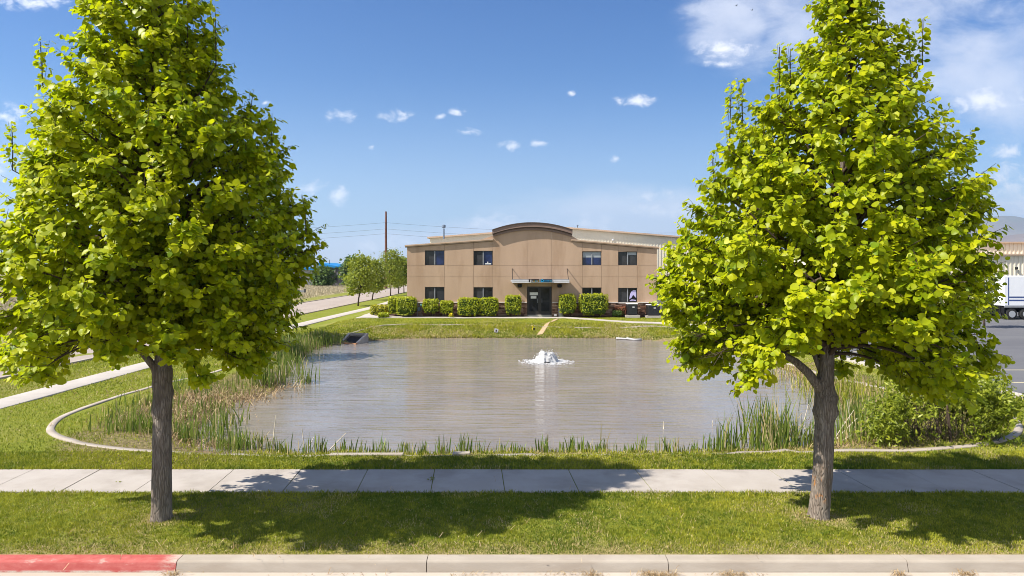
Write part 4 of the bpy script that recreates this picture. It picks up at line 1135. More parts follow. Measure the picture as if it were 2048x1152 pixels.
mat('dark_leaf_core', (0.03, 0.05, 0.01), (0.06, 0.085, 0.015), 9, 0.95, 0.1)
HY0, HY1 = 54.75, 55.6
for (a, b, t_, bt, lab, yy0, yy1, sd) in [
        (775, 797, 594.5, 627, 'clipped hedge block nearest the left office corner', 55.0, 56.6, 1),
        (792, 831, 595.5, 630.5, 'wide square hedge at the left end of the planting bed', 54.4, 55.7, 2),
        (845.5, 875, 599.5, 626.5, 'medium rounded hedge under the lower left window', 54.7, 55.5, 3),
        (880, 905, 603, 626.5, 'smallest low hedge just right of the lower left window', 54.8, 55.5, 4),
        (915.5, 961, 597, 631, 'wide hedge left half of a joined pair under the second window', 54.5, 55.5, 5),
        (960, 996, 596.3, 631, 'hedge right half of a joined pair under the second window', 54.55, 55.5, 6),
        (1011, 1042, 591.5, 629.5, 'tall upright hedge just left of the entrance door', 54.7, 55.6, 7),
        (1119, 1152, 589.8, 628, 'tall upright hedge just right of the entrance door', 54.6, 55.55, 8),
        (1161, 1216.5, 589, 630, 'widest boxy hedge right of the entrance below a window', 54.4, 55.55, 9)]:
    yc = (yy0) ; s_ = F / yc
    hedge('hedge', lab, (a - CX) / s_, (b - CX) / s_, yy0, yy1, CAMH - (bt - HY) / s_, CAMH - (t_ - HY) / s_, sd, n=2600)
hedge('shrub', 'mounded yellow shrub at the left end of the hedges by the path', (738 - CX) * 57 / F, (777 - CX) * 57 / F, 57, 58.6, .35, .35 + 1.05, 21, 'yellow_leaf', 2400, .08, 'shrubs by the office', False, .5, 'shrub')
hedge('shrub', 'yellow green shrub behind the square hedge at the office corner', (790 - CX) * 58.5 / F, (813 - CX) * 58.5 / F, 58.3, 59.5, .5, 2.05, 22, 'yellow_leaf', 1500, .08, 'shrubs by the office', False, .5, 'shrub')
hedge('shrub', 'low green shrub at the tip of the mulch bed on the left', (756 - CX) * 54.5 / F, (776 - CX) * 54.5 / F, 54.4, 55.1, .52, .95, 23, 'hedge_leaf', 900, .08, 'shrubs by the office', False, .5, 'shrub')
hedge('shrub', 'reddish shrub beside the left air conditioner', fx(1229), fx(1249), 54.9, 55.5, fz(630), fz(613.5), 24, 'red_leaf', 900, .08, 'shrubs by the office', True, .5, 'shrub')
hedge('shrub', 'small green shrub in front of the reddish one', fx(1222), fx(1238), 54.6, 55.1, fz(631), fz(620), 25, 'dark_leaf', 500, .08, 'shrubs by the office', True, .5, 'shrub')
rt = thing('flower_plant', 'small yellow flowering plant in the mulch below the lowest hedge', 'plant', (fx(904.5), 54.6, .58))
rng = np.random.RandomState(5); P_ = rng.randn(60, 3) * np.array([.09, .06, .07]) + np.array([0, 0, .14])
LV, LF = leaf_cloud(P_, rng.randn(60, 3), rng.randn(60, 3), np.full(60, .08), 5); np_mesh('foliage', LV, LF, M['hedge_leaf'], rt, tint=np.full(540, .5))
P_ = rng.randn(30, 3) * np.array([.08, .06, .05]) + np.array([.03, -.03, .24])
LV, LF = leaf_cloud(P_, rng.randn(30, 3), rng.randn(30, 3), np.full(30, .08), 6); np_mesh('blossom', LV, LF, M['flower'] if 'flower' in M else mat('flower', (.8, .6, .02), None), rt)

# big loose shrub at the right pond edge
def willow_shrub(label, blobs, seed, n, stems, leafs):
    rng = np.random.RandomState(seed)
    bx, by = at(1890, 888); root = thing('willow_shrub', label, 'shrub', (bx, by, -.02))
    P_, Tn = [], []
    tot = sum(b[3] * b[4] for b in blobs)
    for (px, py, yd, rx, rz, tn) in blobs:
        k = int(n * rx * rz / tot)
        Yd = by + yd; s_ = F / Yd
        c_ = np.array([(px - CX) / s_ - bx, yd, CAMH - (py - HY) / s_])
        nt = k // 11
        tA = c_ + rng.randn(nt, 3) * np.array([rx, rx * .8, rz]) / s_ * .5
        td = norm(rng.randn(nt, 3) * .5 + np.array([0, 0, .7]) + norm(tA - np.array([0, .2, .4])) * .8)
        ii_ = np.repeat(np.arange(nt), 11); f_ = np.tile(np.arange(11) / 11, nt)
        P_.append(tA[ii_] + td[ii_] * (f_ * .32)[:, None] + rng.randn(len(ii_), 3) * .012); Tn.append(np.clip(tn + rng.randn(nt) * .18, 0, .92)[ii_])
    P_ = np.concatenate(P_); Tn = np.concatenate(Tn); k = P_[:, 2] > .03; P_, Tn = P_[k], Tn[k]; n_ = len(P_)
    LV, LF = leaf_cloud(P_, rng.randn(n_, 3) * .7 + np.array([0, -.1, -.1]), rng.randn(n_, 3) * .6 + np.array([0, -.2, .8]), leafs * (.6 + .8 * rng.rand(n_)), seed, False)
    np_mesh('foliage', LV, LF, M['shrub_leaf'], root, tint=np.repeat(Tn, 9))
    for (px0, px1, pyt, yd, r) in stems:
        mb = MB()
        Yd = by + yd; s_ = F / Yd
        a = np.array([(px0 - CX) / s_ - bx, yd, -.05]); e = np.array([(px1 - CX) / s_ - bx, yd + rng.randn() * .15, CAMH - (pyt - HY) / s_])
        mb.tube([a, (a + e) / 2 + rng.randn(3) * .04, e], [r, r * .8, r * .4], 6); mb.build('stem', M['twig_bark'], root)
    mb = MB()
    for i in range(420):
        a = np.array([rng.uniform(-1.3, 1.5), rng.uniform(-.1, 1.2), rng.uniform(0, .6)]); e = a + np.array([rng.randn() * .3, rng.randn() * .2, rng.uniform(.15, .7)])
        mb.tube([a, e], [.007, .003], 4)
    mb.build('twigs', M['twig_bark'], root)['kind'] = 'stuff'


willow_shrub('loose leafy shrub with dark stems beside the curved curb at the right', [
    (1820, 770, .6, 34, 26, .75), (1800, 800, .5, 30, 30, .6), (1800, 835, .1, 60, 36, .55), (1775, 870, 0, 40, 26, .6), (1830, 838, .6, 50, 14, .35), (1880, 820, .7, 60, 12, .3), (1930, 800, .2, 46, 34, .75), (1905, 790, .4, 40, 26, .7), (1960, 810, .5, 36, 30, .55),
    (1985, 800, .4, 44, 30, .5), (2000, 815, .3, 36, 26, .45), (1965, 845, 0, 50, 36, .35), (1940, 878, .1, 40, 8, .3), (1980, 770, 1.5, 30, 14, .6), (1995, 835, .1, 26, 24, .45), (1850, 790, .6, 44, 22, .6), (1925, 785, .4, 40, 18, .8), (1955, 790, .4, 40, 20, .6)], 31, 11000,
    [(1875, 1876, 800, .2, .035), (1903, 1901, 790, .1, .045), (1945, 1950, 800, .2, .03), (1840, 1828, 790, .3, .03), (1925, 1935, 780, .5, .03), (1800, 1790, 820, .2, .025), (1960, 1985, 810, .2, .025), (1890, 1860, 800, .4, .03), (1985, 1978, 830, .1, .02)], .105)
x_, y_ = at(2030, 800, 0)
small_tree('shrub', 'thin pale green sprig by the parking kerb at the right picture edge', (x_ - .05, 25.2, 0), 1.0, .55, .3, 61, 'shrub_leaf', 260, .08, cat='shrub', tr=.02)
# ================================================================== OFFICE BUILDING
ox0, ox1 = fx(814), fx(1314); ZB = 0.45
office = thing('office_building', 'tan stucco two storey office with an arched parapet behind the pond', 'building', (0, 0, 0))


def roof_py(px):        # underside of the eaves trim in the photograph
    return np.interp(px, [814, 985.5, 1064, 1143, 1314], [494.0, 481.5, 476, 482.5, 497.5])


def arch_in(px): return 473.5 - 15.2 * math.sqrt(max(0, 1 - ((px - 1064.5) / 98.0) ** 2)) + (15.2 * math.sqrt(1 - (79 / 98.) ** 2))
# circular arc helper: apex 445 outer / 459 inner, ends 460 / 473.5
def arc(px, yend, rise, half=79.0, c=1064.5):
    R_ = (half * half + rise * rise) / (2 * rise); dxx = px - c
    return yend - (math.sqrt(max(R_ * R_ - dxx * dxx, 0)) - (R_ - rise))


vj = [814, 850, 888.8, 947, 985.5, 1054.3, 1103.5, 1164.6, 1203, 1236.5, 1274.6, 1314]
up = {1: (500.8, 530.6), 3: (501.5, 530.6), 7: (502.6, 530.6), 9: (503, 530.6)}
lo = {1: (574, 604.8), 3: (574.4, 604.8), 7: (575, 604.8), 9: (575.6, 604.8)}
WAIN = 604.0; GZ0 = ZB - .3
wall = MB(); Y0 = BY
gapm = .009
archpx = list(np.linspace(985.5, 1143, 41))


def top_py(px):
    if 985.4 <= px <= 1143.1: return arc(px, 471.5, 13.5)
    return float(roof_py(px))


def panel(pa, pb, ya, yb, ga=True, gb=True, gt=True, gbm=True, top=False):
    """stucco panel in front of the backing wall; ya = upper pixel row (None = follow the roof)"""
    x0 = fx(pa) + (gapm if ga else 0); x1 = fx(pb) - (gapm if gb else 0); zb = fz(yb) + (gapm if gbm else 0)
    if ya is None:
        px_ = [p_ for p_ in archpx if pa < p_ < pb]
        tops = [(x0, fz(top_py(pa + .01)))] + [(fx(p_), fz(top_py(p_))) for p_ in px_] + [(x1, fz(top_py(pb - .01)))]
        poly = [(x0, zb), (x1, zb)] + tops[::-1]
    else:
        zt = fz(ya) - (gapm if gt else 0)
        poly = [(x0, zb), (x1, zb), (x1, zt), (x0, zt)]
    wall.prism(poly, Y0, Y0 + .05, 'y', 0)


for i in range(len(vj) - 1):
    a, b = vj[i], vj[i + 1]
    segs = [(a, b)]
    if a < 1143 < b: segs = [(a, 1143), (1143, b)]
    door = (i == 5)
    for (sa, sb) in segs:
        ga, gb = sa == a, sb == b
        if i in up:
            panel(sa, sb, None, up[i][0], ga, gb, True, False)
        else:
            panel(sa, sb, None, 530.6, ga, gb)
    panel(a, b, 530.6, 553.6)
    if i in lo: panel(a, b, 553.6, lo[i][0], True, True, True, False)
    elif door: panel(a, b, 553.6, 573, True, True, True, False)
    else: panel(a, b, 553.6, WAIN, True, True, True, False)
# backing wall behind the joints, with the same openings
bk = MB()
bx = sorted(set([814] + vj))
for i in range(len(vj) - 1):
    a, b = fx(vj[i]), fx(vj[i + 1])
    ys = [(fz(494 if not 4 <= i <= 6 else 476), None)]
    cuts = []
    if i in up: cuts.append(up[i])
    if i in lo: cuts.append(lo[i])
    if i == 5: cuts.append((573, 640))
    zt = fz(max(top_py(vj[i] + .1), top_py(vj[i + 1] - .1)) + 1.0)
    for (c0, c1) in cuts:
        bk.box(a, b, Y0 + .035, Y0 + .25, fz(c0), zt, 1); zt = fz(c1)
    if zt > GZ0: bk.box(a, b, Y0 + .035, Y0 + .25, GZ0, zt, 1)
wl = MB(); wl.v = wall.v; wl.f = wall.f; wl.mi = wall.mi
wl.add(bk.v, bk.f, 1)
# gable wall body with side walls behind the front
wl.prism([(ox0 + .02, GZ0), (ox0 + .02, fz(496)), (fx(1064), fz(479)), (ox1 - .02, fz(499.5)), (ox1 - .02, GZ0)], 66.9, 67.1, 'y', 0)
wl.box(ox0 + .01, ox0 + .22, Y0 + .26, 66.88, GZ0, fz(496.5), 0); wl.box(ox1 - .22, ox1 - .01, Y0 + .26, 66.88, GZ0, fz(500), 0)
wallo = wl.build('wall', [M['stucco'], M['joint']], office)
# parapet backing and roof planes
rf = MB()
rf.prism([(ox0 - .12, fz(494)), (fx(1064), fz(476)), (ox1 + .12, fz(497.5)), (ox1 + .12, fz(496)), (fx(1064), fz(474.4)), (ox0 - .12, fz(492.5))], Y0 + .3, 67.3, 'y')
roof = rf.build('roof', M['roof_metal'], office)
# rake trims left and right of the arch: peach cap, pale strip, dark drip
for (pa, ya, pb, yb) in ((810, 494.4, 986.5, 481.7), (1142.5, 482.7, 1318, 498)):
    xa, xb = fx(pa), fx(pb)
    tr = MB()
    q = lambda d0, d1: [(xa, fz(ya - d0)), (xb, fz(yb - d0)), (xb, fz(yb - d1)), (xa, fz(ya - d1))]
    tr.prism(q(0.0, 2.0), Y0 - .10, Y0 + .3, 'y', 0)
    tr.prism(q(2.0, 4.3), Y0 - .17, Y0 + .3, 'y', 1)
    tr.prism(q(-.6, 0.0), Y0 - .06, Y0 + .3, 'y', 2)
    tr.build('rake_trim', [M['peach_trim'], M['peach_trim'], M['arch_dark']], office)
# arched parapet moulding
ar = MB()
def arcband(y0e, r0, y1e, r1, ya, yb, m, ex=0.0):
    ps = np.linspace(985.5 - ex, 1143.5 + ex, 45)
    lo_ = [(fx(p_), fz(arc(p_, y0e, r0, 79.5 + ex))) for p_ in ps]; hi_ = [(fx(p_), fz(arc(p_, y1e, r1, 79.5 + ex))) for p_ in ps]
    for k in range(len(ps) - 1):
        ar.prism([lo_[k], lo_[k + 1], hi_[k + 1], hi_[k]], ya, yb, 'y', m)
arcband(474.0, 13.8, 469.8, 14.0, Y0 - .10, Y0 + .5, 0)
arcband(469.8, 14.0, 468.3, 14.2, Y0 - .19, Y0 + .5, 1, .3)
arcband(468.3, 14.2, 461.0, 14.6, Y0 - .30, Y0 + .5, 0, .8)
arcband(461.0, 14.6, 459.7, 14.8, Y0 - .36, Y0 + .5, 1, 1.2)
ar.build('arch_parapet', [M['arch_trim'], M['arch_dark']], office)
# windows
def window(col_, rows, style, sd):
    a, b = fx(vj[col_]) , fx(vj[col_ + 1]); z1, z0 = fz(rows[0]), fz(rows[1])
    fr = MB(); yw = Y0 + .045; t_ = .055
    fr.box(a + .002, a + t_, yw, yw + .10, z0 + .002, z1 - .002); fr.box(b - t_, b - .002, yw, yw + .10, z0 + .002, z1 - .002)
    fr.box(a + t_, b - t_, yw, yw + .10, z0 + .002, z0 + t_); fr.box(a + t_, b - t_, yw, yw + .10, z1 - t_, z1 - .002)
    mx_ = (a + b) / 2
    fr.box(mx_ - .035, mx_ + .035, yw + .01, yw + .09, z0 + t_, z1 - t_, 1)
    w_ = fr.build('window', [M['bronze_frame'], M['grey_steel']], office)
    for k, (p0, p1) in enumerate(((a + t_, mx_ - .035), (mx_ + .035, b - t_))):
        g = MB(); yp = yw + .06
        m_ = [M['glass_screen'], M['glass_dark'], M['film_blue'], M['blind'], M['lilac'], M['white_steel']]
        st = style[k]
        if st == 'screen': g.box(p0, p1, yp, yp + .012, z0 + t_, z1 - t_, 0)
        elif st == 'dark': g.box(p0, p1, yp, yp + .012, z0 + t_, z1 - t_, 1)
        elif st == 'film': g.box(p0, p1, yp, yp + .012, z0 + t_, z1 - t_, 2)
        elif st == 'blindfilm':
            zm = z0 + (z1 - z0) * .56
            g.box(p0, p1, yp, yp + .012, z0 + t_, zm, 2); g.box(p0, p1, yp, yp + .012, zm, z1 - t_, 3)
        elif st == 'blind':
            zm = z0 + (z1 - z0) * .74
            g.box(p0, p1, yp, yp + .012, z0 + t_, zm, 0); g.box(p0, p1, yp, yp + .012, zm, z1 - t_, 3)
        elif st == 'vblind':
            g.box(p0, p1, yp, yp + .012, z0 + t_, z1 - t_, 1)
        elif st == 'cloth':
            g.box(p0, p1, yp, yp + .012, z0 + t_, z1 - t_, 1)
            pts = [(p0 + .1, z0 + .25), (p0 + .16, z0 + .62), (p0 + .25, z0 + .86), (p0 + .42, z1 - .2), (p1 - .06, z1 - .2), (p1 - .02, z1 - .4), (p1 - .02, z0 + .35), (p0 + .42, z0 + .62), (p0 + .3, z0 + .4)]
            g.prism(pts, yp - .008, yp - .001, 'y', 4)
            g.prism([(p0 + .12, z0 + .12), (p0 + .45, z0 + .15), (p1 - .04, z0 + .10), (p1 - .04, z0 + .2), (p0 + .3, z0 + .24)], yp - .008, yp - .001, 'y', 4)
        pn = g.build('pane', m_, w_)
        if st == 'vblind':
            s_ = MB()
            for q in np.arange(p0 + .04, p1 - .02, .075): s_.box(q, q + .035, yp - .006, yp - .001, z0 + t_, z1 - t_)
            s_.build('blind', M['ac_side'], w_)
        if sd in (3, 4) and st == 'film':
            s_ = MB(); s_.box(p0 + .1, p1 - .08, yp - .004, yp - .001, z0 + t_ + .02, z0 + t_ + .12); s_.box(p0 + .3, p0 + .38, yp - .004, yp - .001, z0 + t_ + .14, z0 + t_ + .24); s_.build('desk_clutter', M['paper'], w_)
    if rows[1] > 600:
        s_ = MB(); s_.box(a - .06, b + .06, Y0 - .07, Y0 + .04, z0 - .075, z0 - .002); s_.build('sill', M['sill_white'], w_)
window(1, up[1], ('screen', 'film'), 1); window(3, up[3], ('screen', 'film'), 3)
window(7, up[7], ('blindfilm', 'blindfilm'), 2); window(9, up[9], ('screen', 'blind'), 5)
window(1, lo[1], ('screen', 'vblind'), 6); window(3, lo[3], ('screen', 'dark'), 7); window(7, lo[7], ('dark', 'dark'), 8); window(9, lo[9], ('screen', 'cloth'), 9)
# wainscot: stacked ledge stone with a white cap
stm = bpy.data.materials.new('ledge_stone'); stm.use_nodes = True; t = NT(stm.node_tree); p = t.coord('Object')
sv = t.n('Attribute'); sv.attribute_name = 'tint'
c1 = t.mix(t.ramp(sv.outputs['Fac'], 0, .5, smooth=False), (0.10, 0.05, 0.035), (0.27, 0.15, 0.10)); c2 = t.mix(t.ramp(sv.outputs['Fac'], .5, 1, smooth=False), c1, (0.42, 0.30, 0.22))
t.out(t.pbr(c2, .9, .15, normal=t.bump(t.noise(p, 20, 5), .6, .02)))
rng = np.random.RandomState(3); sm_ = MB(); tints = []
for (pa, pb) in ((814, 1053.8), (1104, 1314)):
    z = GZ0 + .02
    while z < fz(WAIN) - .10:
        hh = .075 + .06 * rng.rand(); x = fx(pa) + .01
        while x < fx(pb) - .03:
            ww = min(.16 + .34 * rng.rand(), fx(pb) - .005 - x); dp = .03 + .07 * rng.rand()
            if z + hh < fz(WAIN) - .06:
                sm_.rbox(x + .006, x + ww - .006, Y0 - dp, Y0 + .03, z + .005, z + hh - .005, .012); tints += [rng.rand()] * 32
            x += ww
        z += hh
so = sm_.build('stone_wainscot', stm, office); a_ = so.data.attributes.new('tint', 'FLOAT', 'POINT')
if len(tints) == len(so.data.vertices): a_.data.foreach_set('value', np.array(tints, np.float32))
def capseg(pa, pb):
    cap = MB(); cap.box(fx(pa), fx(pb), Y0 - .13, Y0 + .02, fz(WAIN) - .055, fz(WAIN) - .002); cap.build('wainscot_cap', M['sill_white'], office)
capseg(812.5, 849); capseg(890, 946); capseg(987, 1053.6); capseg(1104.2, 1163.5); capseg(1204.5, 1235.5); capseg(1276, 1315.5)
# entrance
dr = MB(); dx0, dx1, dz1, dz0 = fx(1055), fx(1103), fz(573), fz(629.5)
yd = Y0 + .20; t_ = .07
for (a, b) in ((dx0, dx0 + t_), (dx1 - t_, dx1)): dr.box(a, b, yd - .13, yd + .06, dz0, dz1)
dr.box(dx0 + t_, dx1 - t_, yd - .13, yd + .06, dz1 - t_, dz1); dr.box(dx0 + t_, dx1 - t_, yd - .10, yd + .06, dz0, dz0 + .05)
mdx = fx(1079.5); dr.box(mdx - .05, mdx + .05, yd - .12, yd + .05, dz0 + .05, dz1 - t_)
entr = dr.build('door_frame', M['bronze_frame'], office)
for k, (a, b) in enumerate(((dx0 + t_ + .003, mdx - .053), (mdx + .053, dx1 - t_ - .003))):
    g = MB(); z0_, z1_ = dz0 + .06, dz1 - t_ - .004; s_ = .075
    g.box(a, a + s_, yd - .08, yd - .03, z0_, z1_, 0); g.box(b - s_, b, yd - .08, yd - .03, z0_, z1_, 0); g.box(a + s_, b - s_, yd - .08, yd - .03, z1_ - s_, z1_, 0); g.box(a + s_, b - s_, yd - .08, yd - .03, z0_, z0_ + .2, 0)
    if k == 1: g.box(a + s_, b - s_, yd - .08, yd - .03, z0_ + 1.02, z0_ + 1.08, 0)
    g.box(a + s_, b - s_, yd - .06, yd - .05, z0_ + .2, z1_ - s_, 1)
    dd = g.build('door', [M['bronze_frame'], M['glass_dark']], office)
    h_ = MB(); h_.tube([(b - .13 if k == 0 else a + .13, yd - .10, z0_ + .9), (b - .13 if k == 0 else a + .13, yd - .14, z0_ + .95), (b - .13 if k == 0 else a + .13, yd - .14, z0_ + 1.2), (b - .13 if k == 0 else a + .13, yd - .10, z0_ + 1.25)], .015, 6); h_.build('handle', M['grey_steel'], dd)
    if k == 0:
        for (pa, pb, ya, yb) in ((1059.5, 1075.8, 584.8, 590.6), (1061.5, 1072.8, 592.0, 597.2)):
            n_ = MB(); n_.box(fx(pa), fx(pb), yd - .092, yd - .088, fz(yb), fz(ya)); n_.build('notice', M['paper'], dd)
# floor of the entrance
mb = MB(); mb.box(dx0, dx1, Y0 - .2, Y0 + .3, dz0 - .3, dz0 - .004); mb.build('threshold', M['path_concrete'], office)
# canopy
can = MB(); cxa, cxb = fx(1024.5) , fx(1137); zc0, zc1 = fz(566.2), fz(558.8); CD = 1.25; YC = Y0 - CD
s_c = F / YC; X = lambda px: (px - CX) / s_c; Zc = lambda py: CAMH - (py - HY) / s_c
can.box(X(1023.5), X(1138.8), YC, Y0 - .003, Zc(565.2) , Zc(560.5), 0)
can.box(X(1023.5), X(1138.8), YC - .02, YC - .002, Zc(565.4), Zc(563.0), 1); can.box(X(1023.5), X(1138.8), YC - .035, YC - .002, Zc(562.9), Zc(560.8), 1); can.box(X(1023.7), X(1138.6), YC - .012, YC - .002, Zc(560.7), Zc(558.6), 0)
can.box(X(1021.3), X(1023.4), YC + .05, YC + .25, Zc(563.0), Zc(560.6), 1)
cano = can.build('canopy', [M['grey_steel'], M['white_steel']], office)
for (pw_, pf_) in ((1024.8, 1024.9), (1134.3, 1137.0)):
    r_ = MB(); r_.tube([(fx(pw_), Y0 - .01, fz(537.3)), (X(pf_), YC + .06, Zc(558.8))], .025, 6); r_.build('tie_rod', M['bronze_frame'], cano)
# the two sign panels on the canopy fascia
def text(name, body, m, x, z, y, h, parent, wide=1.0):
    cu = bpy.data.curves.new(name, 'FONT'); cu.body = body; cu.size = h; cu.extrude = .004
    tmp = bpy.data.objects.new(name, cu); COL.objects.link(tmp)
    bpy.context.view_layer.update()
    me = bpy.data.meshes.new_from_object(tmp.evaluated_get(bpy.context.evaluated_depsgraph_get())); bpy.data.objects.remove(tmp); bpy.data.curves.remove(cu)
    me.materials.clear(); me.materials.append(M[m])
    o = link(name, me, parent); o.rotation_euler = (pi / 2, 0, 0); o.location = (x, y, z)
    xs = [v.co.x for v in me.vertices]; o.scale = (wide / (max(xs) - min(xs)) if wide else 1, 1, 1)
    return o
sp_ = MB(); sp_.box(X(1057.5), X(1078.5), YC - .075, YC - .04, Zc(564.2), Zc(558.3)); sgA = sp_.build('sign_panel', M['sign_black'], cano)
sp_ = MB(); sp_.box(X(1081.0), X(1104.0), YC - .075, YC - .04, Zc(564.2), Zc(558.3)); sgB = sp_.build('sign_panel', M['sign_navy'], cano)
text('lettering', 'J', 'ink_white', X(1060.0), Zc(563.6), YC - .08, .25, sgA, .13)
for (bd, mm_, p0, p1) in (('aq', 'ink_white', 1063.7, 1066.0), ('u', 'ink_yellow', 1066.4, 1069.0), ('ati', 'ink_cyan', 1069.4, 1072.4), ('cs', 'ink_white', 1072.8, 1075.8), ('t', 'ink_yellow', 1076.2, 1077.8)):
    text('lettering', bd, mm_, X(p0), Zc(562.9), YC - .08, .13, sgA, X(p1) - X(p0))
eb = MB(); eb.lathe([(.11, 0), (.11, .006), (.075, .006), (.07, 0)], (X(1084.3), YC - .081, Zc(561.5)), 20, 'y'); eb.build('emblem', M['ink_blue'], sgB)
text('lettering', 'Crossweld', 'ink_blue', X(1087.0), Zc(562.6), YC - .08, .13, sgB, X(1098) - X(1087)); text('lettering', 'Inc', 'ink_cyan', X(1099.2), Zc(562.6), YC - .08, .12, sgB, X(1103.2) - X(1099.2))
# wall lamps
for px in (1039.5, 1119):
    l_ = MB(); l_.rbox(fx(px - 4.3), fx(px + 4.3), Y0 - .2, Y0 - .002, fz(574.2), fz(568.6), .03); l_.box(fx(px - 3), fx(px + 3), Y0 - .16, Y0 - .05, fz(574.9), fz(574.25)); l_.build('wall_lamp', M['black'], office)
mb = MB(); mb.tube([(fx(882), 58, fz(476)), (fx(882), 58, fz(454))], .07, 8); mb.lathe([(.12, 0), (.16, .06), (.16, .22), (.1, .28)], (fx(882), 58, CAMH - (456 - HY) * 58 / F), 10)
vent = mb.build('vent_pipe', M['blue_grey'], office)

# gas meter by the wall
gmt = thing('gas_meter', 'blue grey gas meter and pipes between the left hedges', 'meter', (fx(838), Y0 - .22, fz(629)))
mb = MB(); mb.rbox(-.13, .15, -.1, .1, .28, .62, .05); mb.build('meter_body', M['blue_grey'], gmt)
mb = MB(); mb.tube([(-.1, 0, -.1), (-.1, 0, .95), (.12, 0, .95), (.12, 0, .6)], .022, 6); mb.tube([(.2, 0, -.1), (.2, 0, .85)], .022, 6); mb.build('pipe', M['grey_steel'], gmt)
mb = MB(); mb.rbox(.1, .3, -.09, .05, .72, .88, .03); mb.build('regulator', M['teal'], gmt)
mb = MB(); mb.box(fx(1107.5), fx(1112), 54.9, 55.1, fz(631), fz(627.5)); mb.box(fx(1107.8), fx(1111.7), 54.89, 54.9, fz(628.3), fz(627.8)); tag(mb.build('box', M['plastic_white'], bevel=.01), 'small white box on the walk just right of the door', 'box')
mb = MB(); mb.lathe([(.16, 0), (.19, .05), (.2, .5), (.19, .85), (.15, .95), (.06, 1.0)], (X(1121.5) * 55.45 / YC, 55.45, ZB + .12), 18); mb.lathe([(.05, .98), (.05, 1.06)], (X(1121.5) * 55.45 / YC, 55.45, ZB + .12), 10); tag(mb.build('tank', M['plastic_white'], smooth=True), 'white cylinder standing behind the hedge right of the door', 'tank')

# air conditioners
def ac_unit(px0, px1, py0, py1, label):
    r_ = thing('air_conditioner', label, 'air conditioner', ((fx(px0) + fx(px1)) / 2, Y0 - .62, fz(py1)), 0, 'air conditioners at the right office wall')
    w2 = (fx(px1) - fx(px0)) / 2; h_ = fz(py0) - fz(py1)
    mb = MB(); mb.rbox(-w2, w2, -w2, w2 * .8, .06, h_ - .05, .08); mb.build('cabinet', M['black'], r_)
    mb = MB()
    for q in np.arange(-w2 + .1, w2 - .08, .032): mb.box(q, q + .014, -w2 - .008, -w2 + .004, .12, h_ - .1)
    mb.build('louver', M['ac_side'], r_)
    mb = MB(); mb.rbox(-w2 - .015, w2 + .015, -w2 - .015, w2 * .8 + .015, h_ - .052, h_ + .01, .02); mb.build('lid', M['white_steel'], r_)
    mb = MB(); mb.box(-.02, .16, -w2 - .013, -w2 - .009, h_ * .68, h_ * .76); mb.build('name_plate', M['white_steel'], r_)
    mb = MB(); mb.box(-w2 - .15, w2 + .15, -w2 - .15, w2 * .8 + .1, -.25, .058); mb.build('pad', M['path_concrete'], r_)
ac_unit(1250.5, 1271, 606, 630, 'black air conditioner under the window with the lilac cloth')
ac_unit(1290.5, 1314, 608, 631, 'black air conditioner at the right office corner half hidden by leaves')

# ================================================================== METAL WAREHOUSE BEHIND THE OFFICE
def ribs(mb, x0, x1, y, z0f, z1f, pitch, d, wdt, m=0):
    for x in np.arange(x0 + pitch / 2, x1, pitch):
        mb.prism([(x - wdt / 2, z0f(x)), (x + wdt / 2, z0f(x + wdt)), (x + wdt / 2, z1f(x + wdt)), (x - wdt / 2, z1f(x))], y - d, y, 'y', m)
wh = thing('warehouse', 'cream ribbed metal warehouse rising behind the office roof', 'building', (0, 0, 0))
WYY = 68.2; s_w = F / WYY; WX = lambda px: (px - CX) / s_w; WZf = lambda py: CAMH - (py - HY) / s_w
wx0, wxr, wx1 = WX(860), WX(1130), WX(1400); tz = lambda x: np.interp(x, [wx0, wxr, wx1], [WZf(476.5), WZf(457), WZf(478.5)])
mb = MB(); mb.prism([(wx0, 0), (wx0, float(tz(wx0))), (wxr, float(tz(wxr))), (wx1, float(tz(wx1))), (wx1, 0)], WYY, WYY + 40, 'y'); wlo = mb.build('wall', M['cream_metal'], wh)
mb = MB(); ribs(mb, wx0, wx1, WYY, lambda x: .2, lambda x: float(tz(x)) - .01, .305, .03, .08); mb.build('rib', M['cream_metal'], wlo)['kind'] = 'stuff'
mb = MB()
mb.prism([(wx0 - .25, float(tz(wx0)) - .02), (wxr, float(tz(wxr)) + .0), (wx1 + .25, float(tz(wx1)) - .02), (wx1 + .25, float(tz(wx1)) + .13), (wxr, float(tz(wxr)) + .15), (wx0 - .25, float(tz(wx0)) + .13)], WYY - .3, WYY + 40.2, 'y', 0)
mb.build('roof', M['peach_trim'], wh)
mb = MB(); mb.rbox(WX(1131), WX(1138), WYY + .5, WYY + 1.0, WZf(457), WZf(453.6), .03); mb.build('roof_vent', M['blue_grey'], wh); mb = MB(); mb.tube([(WX(1157), WYY + 1, WZf(459)), (WX(1157), WYY + 1, WZf(450))], .05, 6); mb.rbox(WX(1155.5), WX(1158.5), WYY + .8, WYY + 1.2, WZf(451), WZf(448.5), .03)
mb.build('roof_vent', M['blue_grey'], wh)
mb = MB(); mb.rbox(WX(1223.6), WX(1226.8), WYY - .25, WYY - .05, WZf(481.5), WZf(478), .03); mb.build('flood_lamp', M['white_steel'], wh)

